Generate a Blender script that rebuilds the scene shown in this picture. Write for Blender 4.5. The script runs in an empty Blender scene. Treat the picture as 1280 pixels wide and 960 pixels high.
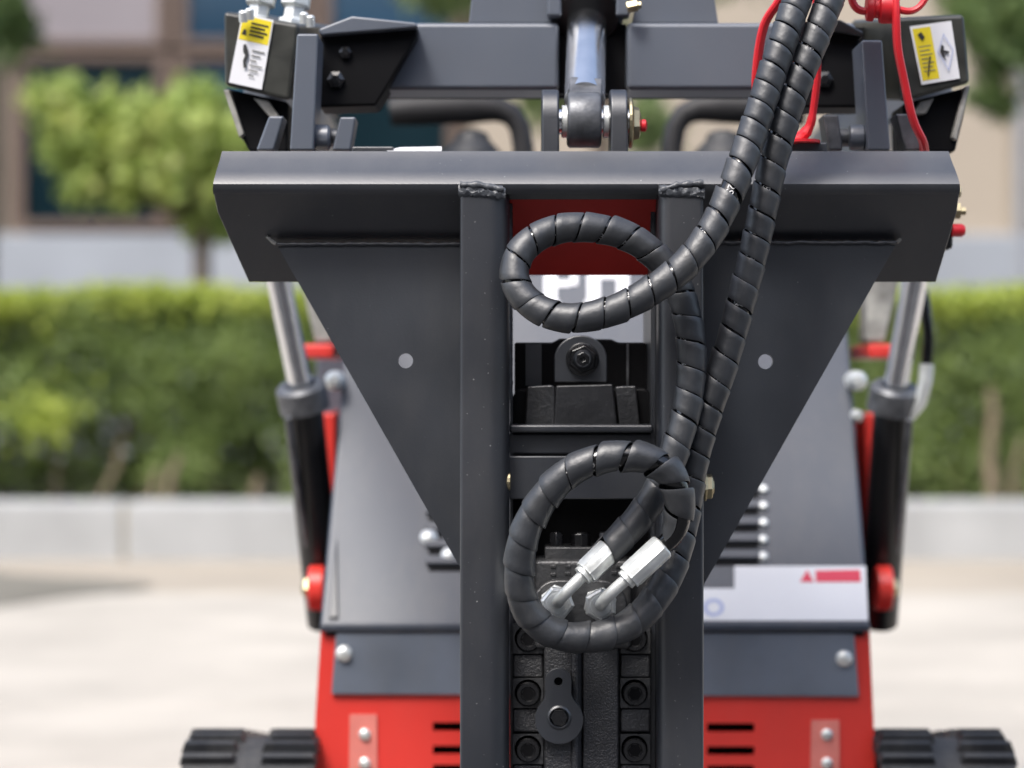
import bpy, bmesh, math, random
import numpy as np
from mathutils import Vector, Matrix, noise as mnoise
from mathutils.geometry import tessellate_polygon
R = math.radians
random.seed(4)
sc = bpy.context.scene
COL = sc.collection
F = 3000.0      # focal length in pixels of a 1280-pixel-wide picture
H = 0.85        # eye height

# ------------------------------------------------------------------ camera, sky, sun, exposure
cam = bpy.data.cameras.new('camera'); camo = bpy.data.objects.new('camera', cam); COL.objects.link(camo)
camo.location = (0, 0, H); camo.rotation_euler = (R(90), 0, 0)
cam.sensor_width = 36; cam.lens = F / 1280 * 36
cam.clip_start = 0.05; cam.clip_end = 3000
cam.dof.use_dof = True; cam.dof.focus_distance = 2.93; cam.dof.aperture_fstop = 2.4; cam.dof.aperture_blades = 9
sc.camera = camo
SUN_EL, SUN_AZ = 56, -150          # azimuth clockwise from +Y; the sun stands behind the camera's left shoulder
w = bpy.data.worlds.new('World'); sc.world = w; w.use_nodes = True
nt = w.node_tree; nt.nodes.clear()
sky = nt.nodes.new('ShaderNodeTexSky'); sky.sky_type = 'NISHITA'; sky.sun_disc = False
sky.sun_elevation = R(SUN_EL); sky.sun_rotation = R(SUN_AZ); sky.air_density = 1.0; sky.dust_density = 3.5; sky.ozone_density = 1.0
bg = nt.nodes.new('ShaderNodeBackground'); bg.inputs[1].default_value = 0.15
wo = nt.nodes.new('ShaderNodeOutputWorld')
hs = nt.nodes.new('ShaderNodeHueSaturation'); hs.inputs['Saturation'].default_value = .85
nt.links.new(sky.outputs[0], hs.inputs['Color']); nt.links.new(hs.outputs[0], bg.inputs[0]); nt.links.new(bg.outputs[0], wo.inputs[0])
sl = bpy.data.lights.new('sun', 'SUN'); sl.energy = 1.3; sl.angle = R(14); sl.color = (1, .985, .955)
so = bpy.data.objects.new('sun', sl); COL.objects.link(so)
sd = Vector((math.sin(R(SUN_AZ)) * math.cos(R(SUN_EL)), math.cos(R(SUN_AZ)) * math.cos(R(SUN_EL)), math.sin(R(SUN_EL))))
so.rotation_euler = (-sd).to_track_quat('-Z', 'Y').to_euler()
sc.view_settings.view_transform = 'Standard'; sc.view_settings.look = 'None'
sc.view_settings.exposure = 1.08; sc.view_settings.gamma = 1

# ------------------------------------------------------------------ materials
def mat(name, col, rough=.5, metal=0., var=0., vscale=8., bump=0., bscale=60., spec=.5, coat=0., dark=None, speck=0., ior=1.5, dust=0.):
    m = bpy.data.materials.new(name); m.use_nodes = True
    n = m.node_tree; b = n.nodes['Principled BSDF']
    b.inputs['Base Color'].default_value = (*col, 1); b.inputs['Roughness'].default_value = rough
    b.inputs['IOR'].default_value = ior; b.inputs['Metallic'].default_value = metal; b.inputs['Specular IOR Level'].default_value = spec
    b.inputs['Coat Weight'].default_value = coat; b.inputs['Coat Roughness'].default_value = .15
    tc = n.nodes.new('ShaderNodeTexCoord')
    last = None
    if var > 0:
        t = n.nodes.new('ShaderNodeTexNoise'); t.inputs['Scale'].default_value = vscale; t.inputs['Detail'].default_value = 6
        n.links.new(tc.outputs['Object'], t.inputs['Vector'])
        r = n.nodes.new('ShaderNodeValToRGB')
        c0 = dark if dark else tuple(c * (1 - var) for c in col)
        c1 = tuple(min(1, c * (1 + var * .6)) for c in col)
        r.color_ramp.elements[0].color = (*c0, 1); r.color_ramp.elements[0].position = .3
        r.color_ramp.elements[1].color = (*c1, 1); r.color_ramp.elements[1].position = .7
        n.links.new(t.outputs[0], r.inputs[0]); n.links.new(r.outputs[0], b.inputs['Base Color']); last = r.outputs[0]
        mr = n.nodes.new('ShaderNodeMapRange'); mr.inputs['To Min'].default_value = max(.03, rough - .08); mr.inputs['To Max'].default_value = min(1, rough + .1)
        n.links.new(t.outputs[0], mr.inputs[0]); n.links.new(mr.outputs[0], b.inputs['Roughness'])
    if speck > 0:    # little dust specks and chips
        v = n.nodes.new('ShaderNodeTexNoise'); v.inputs['Scale'].default_value = 260; v.inputs['Detail'].default_value = 2
        n.links.new(tc.outputs['Object'], v.inputs['Vector'])
        q = n.nodes.new('ShaderNodeMath'); q.operation = 'GREATER_THAN'; q.inputs[1].default_value = 1 - speck
        n.links.new(v.outputs[0], q.inputs[0])
        mx = n.nodes.new('ShaderNodeMix'); mx.data_type = 'RGBA'
        n.links.new(q.outputs[0], mx.inputs[0])
        if last: n.links.new(last, mx.inputs[6])
        else: mx.inputs[6].default_value = (*col, 1)
        mx.inputs[7].default_value = (.3, .3, .29, 1)
        n.links.new(mx.outputs[2], b.inputs['Base Color'])
    if dust > 0:     # a dry film of dust and dried smears, laid over the colour in patches
        d0 = n.nodes.new('ShaderNodeTexNoise'); d0.inputs['Scale'].default_value = 5; d0.inputs['Detail'].default_value = 9; d0.inputs['Roughness'].default_value = .72
        mp_ = n.nodes.new('ShaderNodeMapping'); mp_.inputs['Scale'].default_value = (1.6, 1, .55)
        n.links.new(tc.outputs['Object'], mp_.inputs[0]); n.links.new(mp_.outputs[0], d0.inputs['Vector'])
        d1 = n.nodes.new('ShaderNodeMapRange'); d1.inputs['From Min'].default_value = .46; d1.inputs['From Max'].default_value = .74; d1.inputs['To Max'].default_value = dust
        n.links.new(d0.outputs[0], d1.inputs[0])
        dm = n.nodes.new('ShaderNodeMix'); dm.data_type = 'RGBA'; n.links.new(d1.outputs[0], dm.inputs[0])
        lk = b.inputs['Base Color'].links
        if lk: n.links.new(lk[0].from_socket, dm.inputs[6])
        else: dm.inputs[6].default_value = (*col, 1)
        dm.inputs[7].default_value = (.17, .16, .145, 1)
        n.links.new(dm.outputs[2], b.inputs['Base Color'])
    if bump > 0:
        t2 = n.nodes.new('ShaderNodeTexNoise'); t2.inputs['Scale'].default_value = bscale; t2.inputs['Detail'].default_value = 5
        n.links.new(tc.outputs['Object'], t2.inputs['Vector'])
        bp = n.nodes.new('ShaderNodeBump'); bp.inputs['Strength'].default_value = bump; bp.inputs['Distance'].default_value = .002
        n.links.new(t2.outputs[0], bp.inputs['Height']); n.links.new(bp.outputs[0], b.inputs['Normal'])
    return m

def leafmat(name, cols, trans=.25, rough=.5):
    m = bpy.data.materials.new(name); m.use_nodes = True
    n = m.node_tree; b = n.nodes['Principled BSDF']
    g = n.nodes.new('ShaderNodeNewGeometry'); r = n.nodes.new('ShaderNodeValToRGB')
    tc = n.nodes.new('ShaderNodeTexCoord'); t = n.nodes.new('ShaderNodeTexNoise'); t.inputs['Scale'].default_value = 3.2
    n.links.new(tc.outputs['Object'], t.inputs['Vector'])
    a = n.nodes.new('ShaderNodeMath'); a.operation = 'MULTIPLY_ADD'; a.inputs[1].default_value = .45
    mm = n.nodes.new('ShaderNodeMapRange'); mm.inputs['From Min'].default_value = .3; mm.inputs['From Max'].default_value = .7; mm.inputs['To Max'].default_value = .55
    n.links.new(t.outputs[0], mm.inputs[0])
    n.links.new(g.outputs['Random Per Island'], a.inputs[0]); n.links.new(mm.outputs[0], a.inputs[2])
    n.links.new(a.outputs[0], r.inputs[0])
    while len(r.color_ramp.elements) < len(cols): r.color_ramp.elements.new(.5)
    for i, c in enumerate(cols):
        r.color_ramp.elements[i].position = i / (len(cols) - 1); r.color_ramp.elements[i].color = (*c, 1)
    n.links.new(r.outputs[0], b.inputs['Base Color']); b.inputs['Roughness'].default_value = rough
    tr = n.nodes.new('ShaderNodeBsdfTranslucent'); n.links.new(r.outputs[0], tr.inputs[0])
    mx = n.nodes.new('ShaderNodeMixShader'); mx.inputs[0].default_value = trans
    o = n.nodes['Material Output']
    n.links.new(b.outputs[0], mx.inputs[1]); n.links.new(tr.outputs[0], mx.inputs[2]); n.links.new(mx.outputs[0], o.inputs[0])
    return m

M = {}
M['frame'] = mat('frame paint', (.011, .0145, .0215), .39, var=.22, vscale=6, bump=.08, bscale=420, spec=1, ior=1.66, dust=.14, speck=.225)
M['rail'] = mat('rail paint', (.010, .0125, .019), .42, var=.25, vscale=6, bump=.06, bscale=300, spec=1, ior=1.58, speck=.25, dust=.14)
M['weld'] = mat('painted weld', (.06, .066, .076), .45, var=.2, vscale=90, bump=.6, bscale=200, spec=.8)
M['beam'] = mat('loader grey paint', (.095, .110, .138), .38, var=.08, vscale=4, bump=.06, bscale=300, spec=1, dust=.12)
M['hood'] = mat('hood grey paint', (.028, .038, .060), .38, var=.08, vscale=3, spec=1, ior=1.47, dust=.2)
M['plate'] = mat('front plate grey', (.14, .165, .21), .38, var=.3, vscale=6, spec=.9, dust=.25)
M['red'] = mat('red paint', (.74, .045, .033), .34, var=.08, vscale=5, spec=.6, coat=.3, dust=.06)
M['hitchred'] = mat('dark red paint', (.80, .055, .045), .45, var=.12, vscale=9, spec=.35)
M['redrubber'] = mat('red rubber', (.66, .02, .03), .38, var=.08, vscale=30, spec=.5)
M['black'] = mat('black gloss paint', (.007, .007, .008), .3, var=.2, vscale=14, bump=.1, bscale=100, spec=.5)
M['armblack'] = mat('greasy black paint', (.035, .036, .03), .38, var=.45, vscale=24, bump=.12, bscale=80, spec=.7)
M['void'] = mat('unlit black steel', (.004, .004, .005), .6, var=.2, spec=.15)  # black steel; the shade of slots, sockets, pockets and gaps is in its colour
M['cast'] = mat('rough black casting', (.021, .0222, .026), .42, var=.3, vscale=50, bump=.8, bscale=420, spec=.9, dust=.15)
M['castfine'] = mat('black machined block', (.02, .0212, .024), .42, var=.3, vscale=30, bump=.6, bscale=160, spec=.9, dust=.18)
M['brushed'] = mat('brushed black casting', (.014, .015, .018), .42, var=.35, vscale=22, bump=.7, bscale=60, spec=.8, dust=.2)
M['bolt'] = mat('black oxide bolt', (.006, .006, .007), .25, var=.2, vscale=60, spec=.9)
M['hose'] = mat('hose rubber', (.005, .005, .0055), .16, var=.1, bump=.2, bscale=200, spec=.8)
M['wrap'] = mat('spiral wrap plastic', (.026, .029, .034), .46, var=.3, vscale=26, bump=.4, bscale=90, spec=.9, ior=1.5, dust=.2)
M['print'] = mat('white hose print', (.75, .75, .75), .5, var=.1, vscale=200)
M['chrome'] = mat('chrome', (.84, .85, .87), .2, 1, var=.06, vscale=30)
M['zinc'] = mat('zinc plated steel', (.78, .80, .78), .45, .6, var=.12, vscale=60, bump=.12, bscale=300, spec=.8)
M['gold'] = mat('yellow zinc', (.5, .43, .27), .34, 1, var=.2, vscale=80)
M['steel'] = mat('worn dark steel', (.13, .135, .145), .4, .4, var=.45, vscale=45, bump=.3, bscale=150)
M['white'] = mat('white sticker', (.8, .8, .82), .4, var=.03)
M['yellow'] = mat('yellow sticker', (.85, .68, .03), .4, var=.05)
M['ink'] = mat('black ink', (.03, .03, .03), .5, var=.1)
M['text'] = mat('grey ink', (.16, .16, .15), .5)
M['redink'] = mat('red ink', (.75, .04, .09), .4, var=.05)
M['blueink'] = mat('blue ink', (.45, .5, .72), .4, var=.05)
M['pink'] = mat('clear film over red', (.78, .24, .2), .32, var=.1, vscale=30, spec=.6)
M['rubber'] = mat('track rubber', (.020, .022, .026), .6, var=.4, vscale=26, bump=.4, bscale=90, dust=.35)
M['foam'] = mat('grip foam', (.018, .017, .018), .6, var=.2)
M['scuff'] = mat('scuffed bare edge', (.34, .33, .3), .6, var=.4, vscale=40)
M['concrete'] = mat('pale concrete', (.45, .415, .36), .9, var=.16, vscale=1.6, bump=.4, bscale=30, spec=.2, dust=.12)
M['gutter'] = mat('tan gutter concrete with kerb shade', (.37, .325, .265), .9, var=.14, vscale=1.4, bump=.3, bscale=30, spec=.2)
M['wet'] = mat('damp concrete', (.20, .185, .155), .6, var=.25, vscale=1.5, spec=.3)
M['kerb'] = mat('kerb granite', (.41, .415, .41), .8, var=.16, vscale=2.2, bump=.3, bscale=60, spec=.3)
M['moss'] = mat('sandy joint filling', (.30, .27, .2), .9, var=.3, vscale=9)
M['soil'] = mat('soil', (.045, .04, .025), .95, var=.4, vscale=9, bump=.6, bscale=20)
M['leaf_hedge'] = leafmat('hedge leaves', [(.09, .14, .045), (.18, .25, .07), (.27, .36, .11), (.38, .45, .17)], .3)
M['leaf_tip'] = leafmat('young hedge leaves', [(.28, .37, .06), (.42, .50, .09), (.55, .60, .14)], .35)
M['leaf_yellow'] = leafmat('yellow green leaves', [(.16, .25, .06), (.34, .44, .11), (.5, .57, .17), (.58, .58, .22)], .35)
M['leaf_dark'] = leafmat('olive green leaves', [(.06, .11, .03), (.13, .2, .06), (.24, .31, .11)], .35)
M['leaf_pale'] = leafmat('pale green leaves', [(.14, .21, .08), (.25, .33, .13), (.37, .43, .2)], .4)
M['bark'] = mat('bark', (.13, .1, .075), .9, var=.3, vscale=12, bump=.8, bscale=40)
M['twig'] = mat('brown bare stem', (.2, .155, .10), .9, var=.35, vscale=12, bump=.5, bscale=40)
M['unseen_asphalt'] = mat('unseen_asphalt', (.05, .05, .052), .85, var=.2, vscale=3, bump=.5, bscale=60)
M['wall'] = mat('beige render', (.42, .355, .28), .9, var=.06, vscale=.8, bump=.2, bscale=20)
M['addedwall'] = mat('added unseen brown-grey render', (.11, .1, .09), .9, var=.1, vscale=.8)
M['base'] = mat('grey stone plinth', (.34, .36, .39), .8, var=.1, vscale=1.5)
M['wframe'] = mat('brown window frame', (.13, .088, .066), .5, var=.1)
M['glass'] = mat('dark window glass', (.006, .018, .024), .12, var=.2, vscale=.8, spec=.4)
M['glassblue'] = mat('blue tinted window glass', (.012, .045, .085), .12, var=.3, vscale=.9, spec=.5)
M['blind'] = mat('grey lilac spandrel panel', (.25, .22, .23), .6, var=.1, vscale=1)
M['pipe'] = mat('grey downpipe', (.3, .31, .33), .5, var=.1)

# ------------------------------------------------------------------ helpers
def P(px, py, d):
    """the point of the place seen at pixel px,py of the 1280x960 photograph at distance d"""
    return Vector(((px - 640) / F * d, d, H - (py - 480) / F * d))

class MB:
    def __init__(s): s.v = []; s.f = []; s.sm = []
    def add(s, vs, fs, smooth=False):
        o = len(s.v); s.v += [tuple(v) for v in vs]
        for f in fs: s.f.append([i + o for i in f]); s.sm.append(smooth)
        return s
    def box(s, a, b):
        x0, x1 = sorted((a[0], b[0])); y0, y1 = sorted((a[1], b[1])); z0, z1 = sorted((a[2], b[2]))
        v = [(x, y, z) for x in (x0, x1) for y in (y0, y1) for z in (z0, z1)]
        return s.add(v, [(0, 1, 3, 2), (4, 6, 7, 5), (0, 4, 5, 1), (2, 3, 7, 6), (0, 2, 6, 4), (1, 5, 7, 3)])
    def bar(s, a, b, w, t, up=(0, 0, 1)):
        a, b = Vector(a), Vector(b); d = (b - a).normalized(); u = Vector(up); sx = d.cross(u).normalized(); u = sx.cross(d)
        v = []
        for p in (a, b):
            for i, j in ((-1, -1), (1, -1), (1, 1), (-1, 1)): v.append(p + sx * i * w / 2 + u * j * t / 2)
        return s.add(v, [(0, 1, 2, 3), (7, 6, 5, 4), (0, 4, 5, 1), (1, 5, 6, 2), (2, 6, 7, 3), (3, 7, 4, 0)])
    def prism(s, pts, vec, holes=(), smooth=False):
        vec = Vector(vec); loops = [[Vector(p) for p in pts]] + [[Vector(p) for p in h] for h in holes]
        flat = [p for l in loops for p in l]; n = len(flat)
        if holes: tris = [tuple(t) for t in tessellate_polygon(loops)]
        else: tris = [tuple(range(n))]
        fs = [t for t in tris] + [tuple(i + n for i in reversed(t)) for t in tris]
        o = 0
        for l in loops:
            k = len(l)
            for i in range(k): fs.append((o + i, o + (i + 1) % k, o + (i + 1) % k + n, o + i + n))
            o += k
        return s.add(flat + [p + vec for p in flat], fs, smooth)
    def tube(s, pts, r, n=16, cap=True, smooth=True, sq=None):
        pts = [Vector(p) for p in pts]; k = len(pts)
        rs = r if isinstance(r, (list, tuple)) else [r] * k
        t0 = (pts[1] - pts[0]).normalized(); ref = Vector((0, 0, 1)) if abs(t0.z) < .9 else Vector((1, 0, 0))
        nrm = t0.cross(ref).normalized(); vs = []
        for i in range(k):
            t = (pts[min(i + 1, k - 1)] - pts[max(i - 1, 0)]).normalized()
            nrm = (nrm - t * nrm.dot(t)).normalized(); b = t.cross(nrm)
            for j in range(n):
                a = 2 * math.pi * j / n; rr = rs[i] * (sq(a) if sq else 1)
                vs.append(pts[i] + nrm * math.cos(a) * rr + b * math.sin(a) * rr)
        fs = []
        for i in range(k - 1):
            for j in range(n): fs.append((i * n + j, i * n + (j + 1) % n, (i + 1) * n + (j + 1) % n, (i + 1) * n + j))
        s.add(vs, fs, smooth)
        if cap:
            s.add(vs[:n], [tuple(range(n))]); s.add(vs[-n:], [tuple(range(n))])
        return s
    def lathe(s, org, axis, prof, n=24, smooth=False, ang=0.):
        org = Vector(org); ax = Vector(axis).normalized()
        ref = Vector((0, 0, 1)) if abs(ax.z) < .9 else Vector((1, 0, 0)); u = ax.cross(ref).normalized(); v = ax.cross(u)
        vs = []
        for (r, h) in prof:
            for j in range(n):
                a = 2 * math.pi * j / n + ang; vs.append(org + ax * h + (u * math.cos(a) + v * math.sin(a)) * r)
        fs = []; k = len(prof)
        for i in range(k - 1):
            for j in range(n): fs.append((i * n + j, i * n + (j + 1) % n, (i + 1) * n + (j + 1) % n, (i + 1) * n + j))
        s.add(vs, fs, smooth)
        if prof[0][0] > 1e-5: s.add(vs[:n], [tuple(range(n))])
        if prof[-1][0] > 1e-5: s.add(vs[-n:], [tuple(range(n))])
        return s
    def cyl(s, a, b, r, n=24, smooth=True):
        a, b = Vector(a), Vector(b); return s.lathe(a, b - a, [(r, 0), (r, (b - a).length)], n, smooth)

def org(o):
    while o is not None and o.parent: o = o.parent
    return o.location if o is not None else Vector((0, 0, 0))

def obj(name, mb, m, parent=None, bevel=0., seg=2, auto=True, origin=None, kind=None, label=None):
    L = Vector(origin) if origin is not None else (Vector(org(parent)) if parent else Vector((0, 0, 0)))
    me = bpy.data.meshes.new(name)
    me.from_pydata([(v[0] - L.x, v[1] - L.y, v[2] - L.z) for v in mb.v], [], mb.f)
    me.polygons.foreach_set('use_smooth', mb.sm)
    bm = bmesh.new(); bm.from_mesh(me)
    bmesh.ops.remove_doubles(bm, verts=bm.verts, dist=1e-5)
    bmesh.ops.recalc_face_normals(bm, faces=bm.faces)
    bm.to_mesh(me); bm.free()
    me.materials.append(M[m]); me.update()
    o = bpy.data.objects.new(name, me); COL.objects.link(o)
    if parent: o.parent = parent
    else: o.location = L
    if bevel:
        for p in me.polygons: p.use_smooth = True
        b = o.modifiers.new('bevel', 'BEVEL'); b.width = bevel; b.segments = seg; b.limit_method = 'ANGLE'; b.angle_limit = R(28)
        b.harden_normals = True
    elif any(mb.sm):
        try: me.set_sharp_from_angle(angle=R(38))
        except Exception: pass
    if kind: o['kind'] = kind
    if label: o['label'] = label
    return o

def thing(name, label, cat, loc=(0, 0, 0), group=None):
    o = bpy.data.objects.new(name, None); COL.objects.link(o); o.location = loc; o.empty_display_size = .1
    o['label'] = label; o['category'] = cat
    if group: o['group'] = group
    return o
def tag(o, label, cat, group=None):
    o['label'] = label; o['category'] = cat
    if group: o['group'] = group
def struct(name, mb, m, **k): return obj(name, mb, m, kind='structure', **k)
def pxp(pts, d, t, holes=()):
    """a plate whose face is seen as the pixel outline at distance d, t metres thick"""
    return MB().prism([P(x, y, d) for x, y in pts], (0, t, 0), [[P(x, y, d) for x, y in h] for h in holes])
def circ(cx, cy, r, n=28): return [(cx + r * math.cos(2 * math.pi * i / n), cy + r * math.sin(2 * math.pi * i / n)) for i in range(n)]
def text_mesh(s, size):
    c = bpy.data.curves.new('lettering', 'FONT'); c.body = s; c.size = size; c.resolution_u = 3
    o = bpy.data.objects.new('lettering', c); COL.objects.link(o)
    dg = bpy.context.evaluated_depsgraph_get(); me = bpy.data.meshes.new_from_object(o.evaluated_get(dg))
    v = [tuple(p.co) for p in me.vertices]; f = [tuple(p.vertices) for p in me.polygons]
    bpy.data.objects.remove(o); bpy.data.curves.remove(c); bpy.data.meshes.remove(me)
    return v, f

# ------------------------------------------------------------------ setting: ground, gutter, kerb, soil
g = MB().box((-400, -60, -.3), (400, 900, -.03)); struct('ground', g, 'soil')
apron = MB().box((-12, 3.3, -.03), (12, 9.76, -.012)); apr = struct('concrete_yard', apron, 'soil')
ys = [3.3, 4.6, 6.35, 9.75]
xs = [-11.2, -7.4, -4.1, .2, 4.6, 8.2, 11.9]
for i in range(len(xs) - 1):
    for j in range(len(ys) - 1):
        obj('concrete_slab', MB().box((xs[i] + .007, ys[j] + .007, -.02), (xs[i + 1] - .007, ys[j + 1] - .007, 0)), 'concrete', apr, bevel=.003)
struct('added_asphalt', MB().box((-60, -11, -.05), (60, 3.29, -.004)), 'unseen_asphalt')  # added out of view, dark, to cut bounce and reflections on downward steel faces
gut = struct('gutter', MB().box((-12, 9.762, -.03), (12, 11.6, -.003)), 'gutter')  # gutter strip, widened; its tan also paints in the shade near the kerb
# damp hollow at the left in front of the kerb
rng = random.Random(5); pts = []
for i in range(40):
    a = 2 * math.pi * i / 40; rr = 1 + .1 * math.sin(3 * a + 1) + .06 * math.sin(7 * a)
    pts.append(Vector((-3.15 + 1.45 * rr * math.cos(a), 9.8 + 1.3 * rr * math.sin(a) , .004)))
pd = struct('damp_patch', MB().prism(pts, (0, 0, -.0035)), 'wet')
kb = struct('kerb', MB().box((-12, 11.612, -.1), (12, 11.9, .265)), 'moss')
for i in range(-9, 10):
    x = -1.878 + i * 1.846
    obj('kerbstone', MB().box((x + .01, 11.6, -.02), (x + 1.836, 11.98, .275)), 'kerb', kb, bevel=.018, seg=3)
struct('planting_bed', MB().box((-12, 11.985, -.1), (12, 19.6, .25)), 'soil')

# ------------------------------------------------------------------ foliage
def leaves(n, pos, size, rng, elong=1.6):
    """n folded diamond leaves at positions from pos() -> one mesh"""
    P0 = np.array([pos() for _ in range(n)])
    rs = np.random.RandomState(rng)
    d = rs.normal(size=(n, 3)); d /= np.linalg.norm(d, axis=1)[:, None]
    q = rs.normal(size=(n, 3)); q[:, 2] += .6; s_ = np.cross(d, q); s_ /= np.linalg.norm(s_, axis=1)[:, None]
    nn = np.cross(s_, d)
    L = size * (.6 + .8 * rs.rand(n))[:, None]; W = L / elong
    v = np.empty((n, 4, 3)); v[:, 0] = P0; v[:, 1] = P0 + d * L * .5 + s_ * W * .5 + nn * L * .1
    v[:, 2] = P0 + d * L; v[:, 3] = P0 + d * L * .5 - s_ * W * .5 + nn * L * .1
    return v.reshape(-1, 3), np.arange(n * 4).reshape(-1, 4)
def leaf_obj(name, n, pos, size, seed, m, parent, kind=None):
    v, f = leaves(n, pos, size, seed); L = Vector(org(parent))
    me = bpy.data.meshes.new(name); me.from_pydata((v - np.array(L)).tolist(), [], f.tolist()); me.materials.append(M[m])
    o = bpy.data.objects.new(name, me); COL.objects.link(o); o.parent = parent
    if kind: o['kind'] = kind
    return o

hd = thing('hedge', 'long clipped green hedge with yellow-green tips behind the pale kerb', 'hedge', (0, 12.5, .25))
rg = random.Random(11)
def hz(x, y): return 1.30 + .05 * mnoise.noise(Vector((x * 1.3, y * 2, 0)))
def hedge_pos():
    while True:
        x = rg.uniform(-5.5, 5.5); u = rg.random()
        t = rg.random()
        if u < .55: y = 12.15 + abs(rg.gauss(0, .09)); z = .27 + t ** .9 * 1.04
        elif u < .75: y = rg.uniform(12.15, 12.95); z = hz(x, y) - abs(rg.gauss(0, .05))
        else: y = rg.uniform(12.2, 12.95); z = .4 + t * .9
        dn = mnoise.noise(Vector((x * 2.1, y * 2.1, z * 2.6)))
        if z < .62 and dn < -.12 - (z - .45) * .9: continue
        if dn < -.36: continue
        if z > hz(x, y): z = hz(x, y)
        y += .12 * mnoise.noise(Vector((x * 2.5, 3, z * 2.5)))
        return (x, y, z)
leaf_obj('foliage', 95000, hedge_pos, .042, 3, 'leaf_hedge', hd, kind='stuff')
def core_pos():
    x = rg.uniform(-5.5, 5.5); y = rg.uniform(12.35, 12.9); return (x, y, .28 + rg.random() * (hz(x, y) - .32))
leaf_obj('inner_foliage', 32000, core_pos, .07, 8, 'leaf_hedge', hd, kind='stuff')
def tip_pos():
    x = rg.uniform(-5.5, 5.5); y = 12.1 + abs(rg.gauss(0, .25)); y = min(y, 12.95)
    return (x, y, hz(x, y) + .03 - abs(rg.gauss(0, .07)))
leaf_obj('young_shoots', 17000, tip_pos, .05, 4, 'leaf_tip', hd, kind='stuff')
def clump_pos():
    c = (-2.34, 12.08, .68)
    return (c[0] + rg.gauss(0, .09), c[1] + rg.gauss(0, .05), c[2] + rg.gauss(0, .07))
leaf_obj('bright_shoots', 260, clump_pos, .055, 5, 'leaf_tip', hd, kind='stuff')
for i in range(60):
    x = -5.3 + i * .18 + rg.uniform(-.07, .07); y = rg.uniform(12.15, 12.5)
    r0 = rg.uniform(.008, .02)
    
    pts = [Vector((x, y, .22))]
    dx = rg.uniform(-.05, .05)
    for k in range(1, 6): pts.append(pts[-1] + Vector((dx + rg.uniform(-.03, .03), .05 + rg.uniform(-.02, .02), .10)))
    obj('stem', MB().tube(pts, [r0 * (1 - .1 * k) for k in range(6)], 8), 'twig', hd)

for px, hgt, r0, lx in ((186, .20, .02, .05), (206, .26, .026, .06), (1238, .60, .034, .01), (1262, .35, .02, .06), (320, .16, .025, 0)):
    b_ = P(px, 0, 12.06); b_.z = .23
    pts = [b_ + Vector((lx * k / 5 + .012 * math.sin(k * 2 + px), .02 * k / 5, hgt * k / 5)) for k in range(6)]
    obj('stem', MB().tube(pts, [r0 * (1.1 - .1 * k) for k in range(6)], 10), 'twig', hd)

def tree(name, label, cx, d, base_z, crown, leafn, size, lm, seed, trunk_r, top=None):
    """crown: list of (px,py,rx_px,ry_px,depth) clumps"""
    rr = random.Random(seed)
    t = thing(name, label, 'tree', ((cx - 640) / F * d, d, base_z))
    cl = []
    for (px, py, rx, ry, dd) in crown:
        c = P(px, py, d + dd); k = (d + dd) / F
        cl.append((c, rx * k, ry * k))
    b = t.location.copy(); fork = Vector((b.x + .04, b.y, min(c.z for c, _, _ in cl)))
    fork.z = max(fork.z - .05, b.z + .4)
    mid = b.lerp(fork, .5) + Vector((.03, 0, 0))
    obj('trunk', MB().tube([b - Vector((0, 0, .05)), b + Vector((0, 0, .1)), mid, fork], [trunk_r * 1.35, trunk_r * 1.05, trunk_r * .95, trunk_r * .85], 12), 'bark', t)
    for c, rx, ry in cl:
        m1 = fork.lerp(c, .5) + Vector((rr.uniform(-.08, .08), rr.uniform(-.05, .05), rr.uniform(-.05, .08)))
        obj('limb', MB().tube([fork, m1, c, c + Vector((rr.uniform(-.2, .2) * rx, 0, ry * .5))], [trunk_r * .5, trunk_r * .35, trunk_r * .2, .006], 8), 'bark', t)
    tot = sum(rx * ry for _, rx, ry in cl)
    subs = []
    for c, rx, ry in cl:
        for _ in range(16):
            v = Vector((rr.gauss(0, 1), rr.gauss(0, 1), rr.gauss(0, 1))).normalized() * rr.uniform(.5, .95)
            subs.append((c + Vector((v.x * rx, v.y * (rx + ry) * .5, v.z * ry)), min(rx, ry) * rr.uniform(.18, .42), rx * ry))
    wts = [s[2] for s in subs]
    def pos():
        c, r, _ = rr.choices(subs, wts)[0]
        return c + Vector((rr.gauss(0, r * .85), rr.gauss(0, r * .85), rr.gauss(0, r * .7)))
    leaf_obj('crown', leafn, pos, size, seed, lm, t, kind='stuff')
    return t
tree('small_tree', 'small round-headed tree with yellow-green leaves in front of the dark windows', 243, 14, .25,
     [(78, 135, 32, 28, 0), (110, 165, 56, 42, .1), (165, 165, 62, 44, .1), (225, 160, 60, 48, -.1), (275, 185, 50, 70, 0), (85, 185, 30, 26, .1), (190, 225, 75, 40, 0), (262, 262, 42, 34, .1), (110, 235, 22, 22, 0)],
     5200, .10, 'leaf_yellow', 21, .06)
tree('tall_tree', 'leafy tree crown cut by the top left corner of the picture', -30, 15, .25,
     [(-20, 30, 55, 55, 0), (15, 0, 35, 75, .2), (-60, -60, 80, 90, 0), (10, -110, 70, 80, .1)], 7000, .08, 'leaf_dark', 22, .08)
tree('background_tree', 'pale green tree seen above and below the grey crossbeam at the centre', 745, 16, .25,
     [(560, -30, 60, 55, 0), (650, -90, 90, 80, .3), (780, -90, 100, 80, 0), (900, -60, 60, 60, .2), (680, 120, 35, 40, 0), (815, 150, 36, 42, .1), (745, 60, 80, 50, .2)],
     9000, .09, 'leaf_pale', 23, .08)
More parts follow.
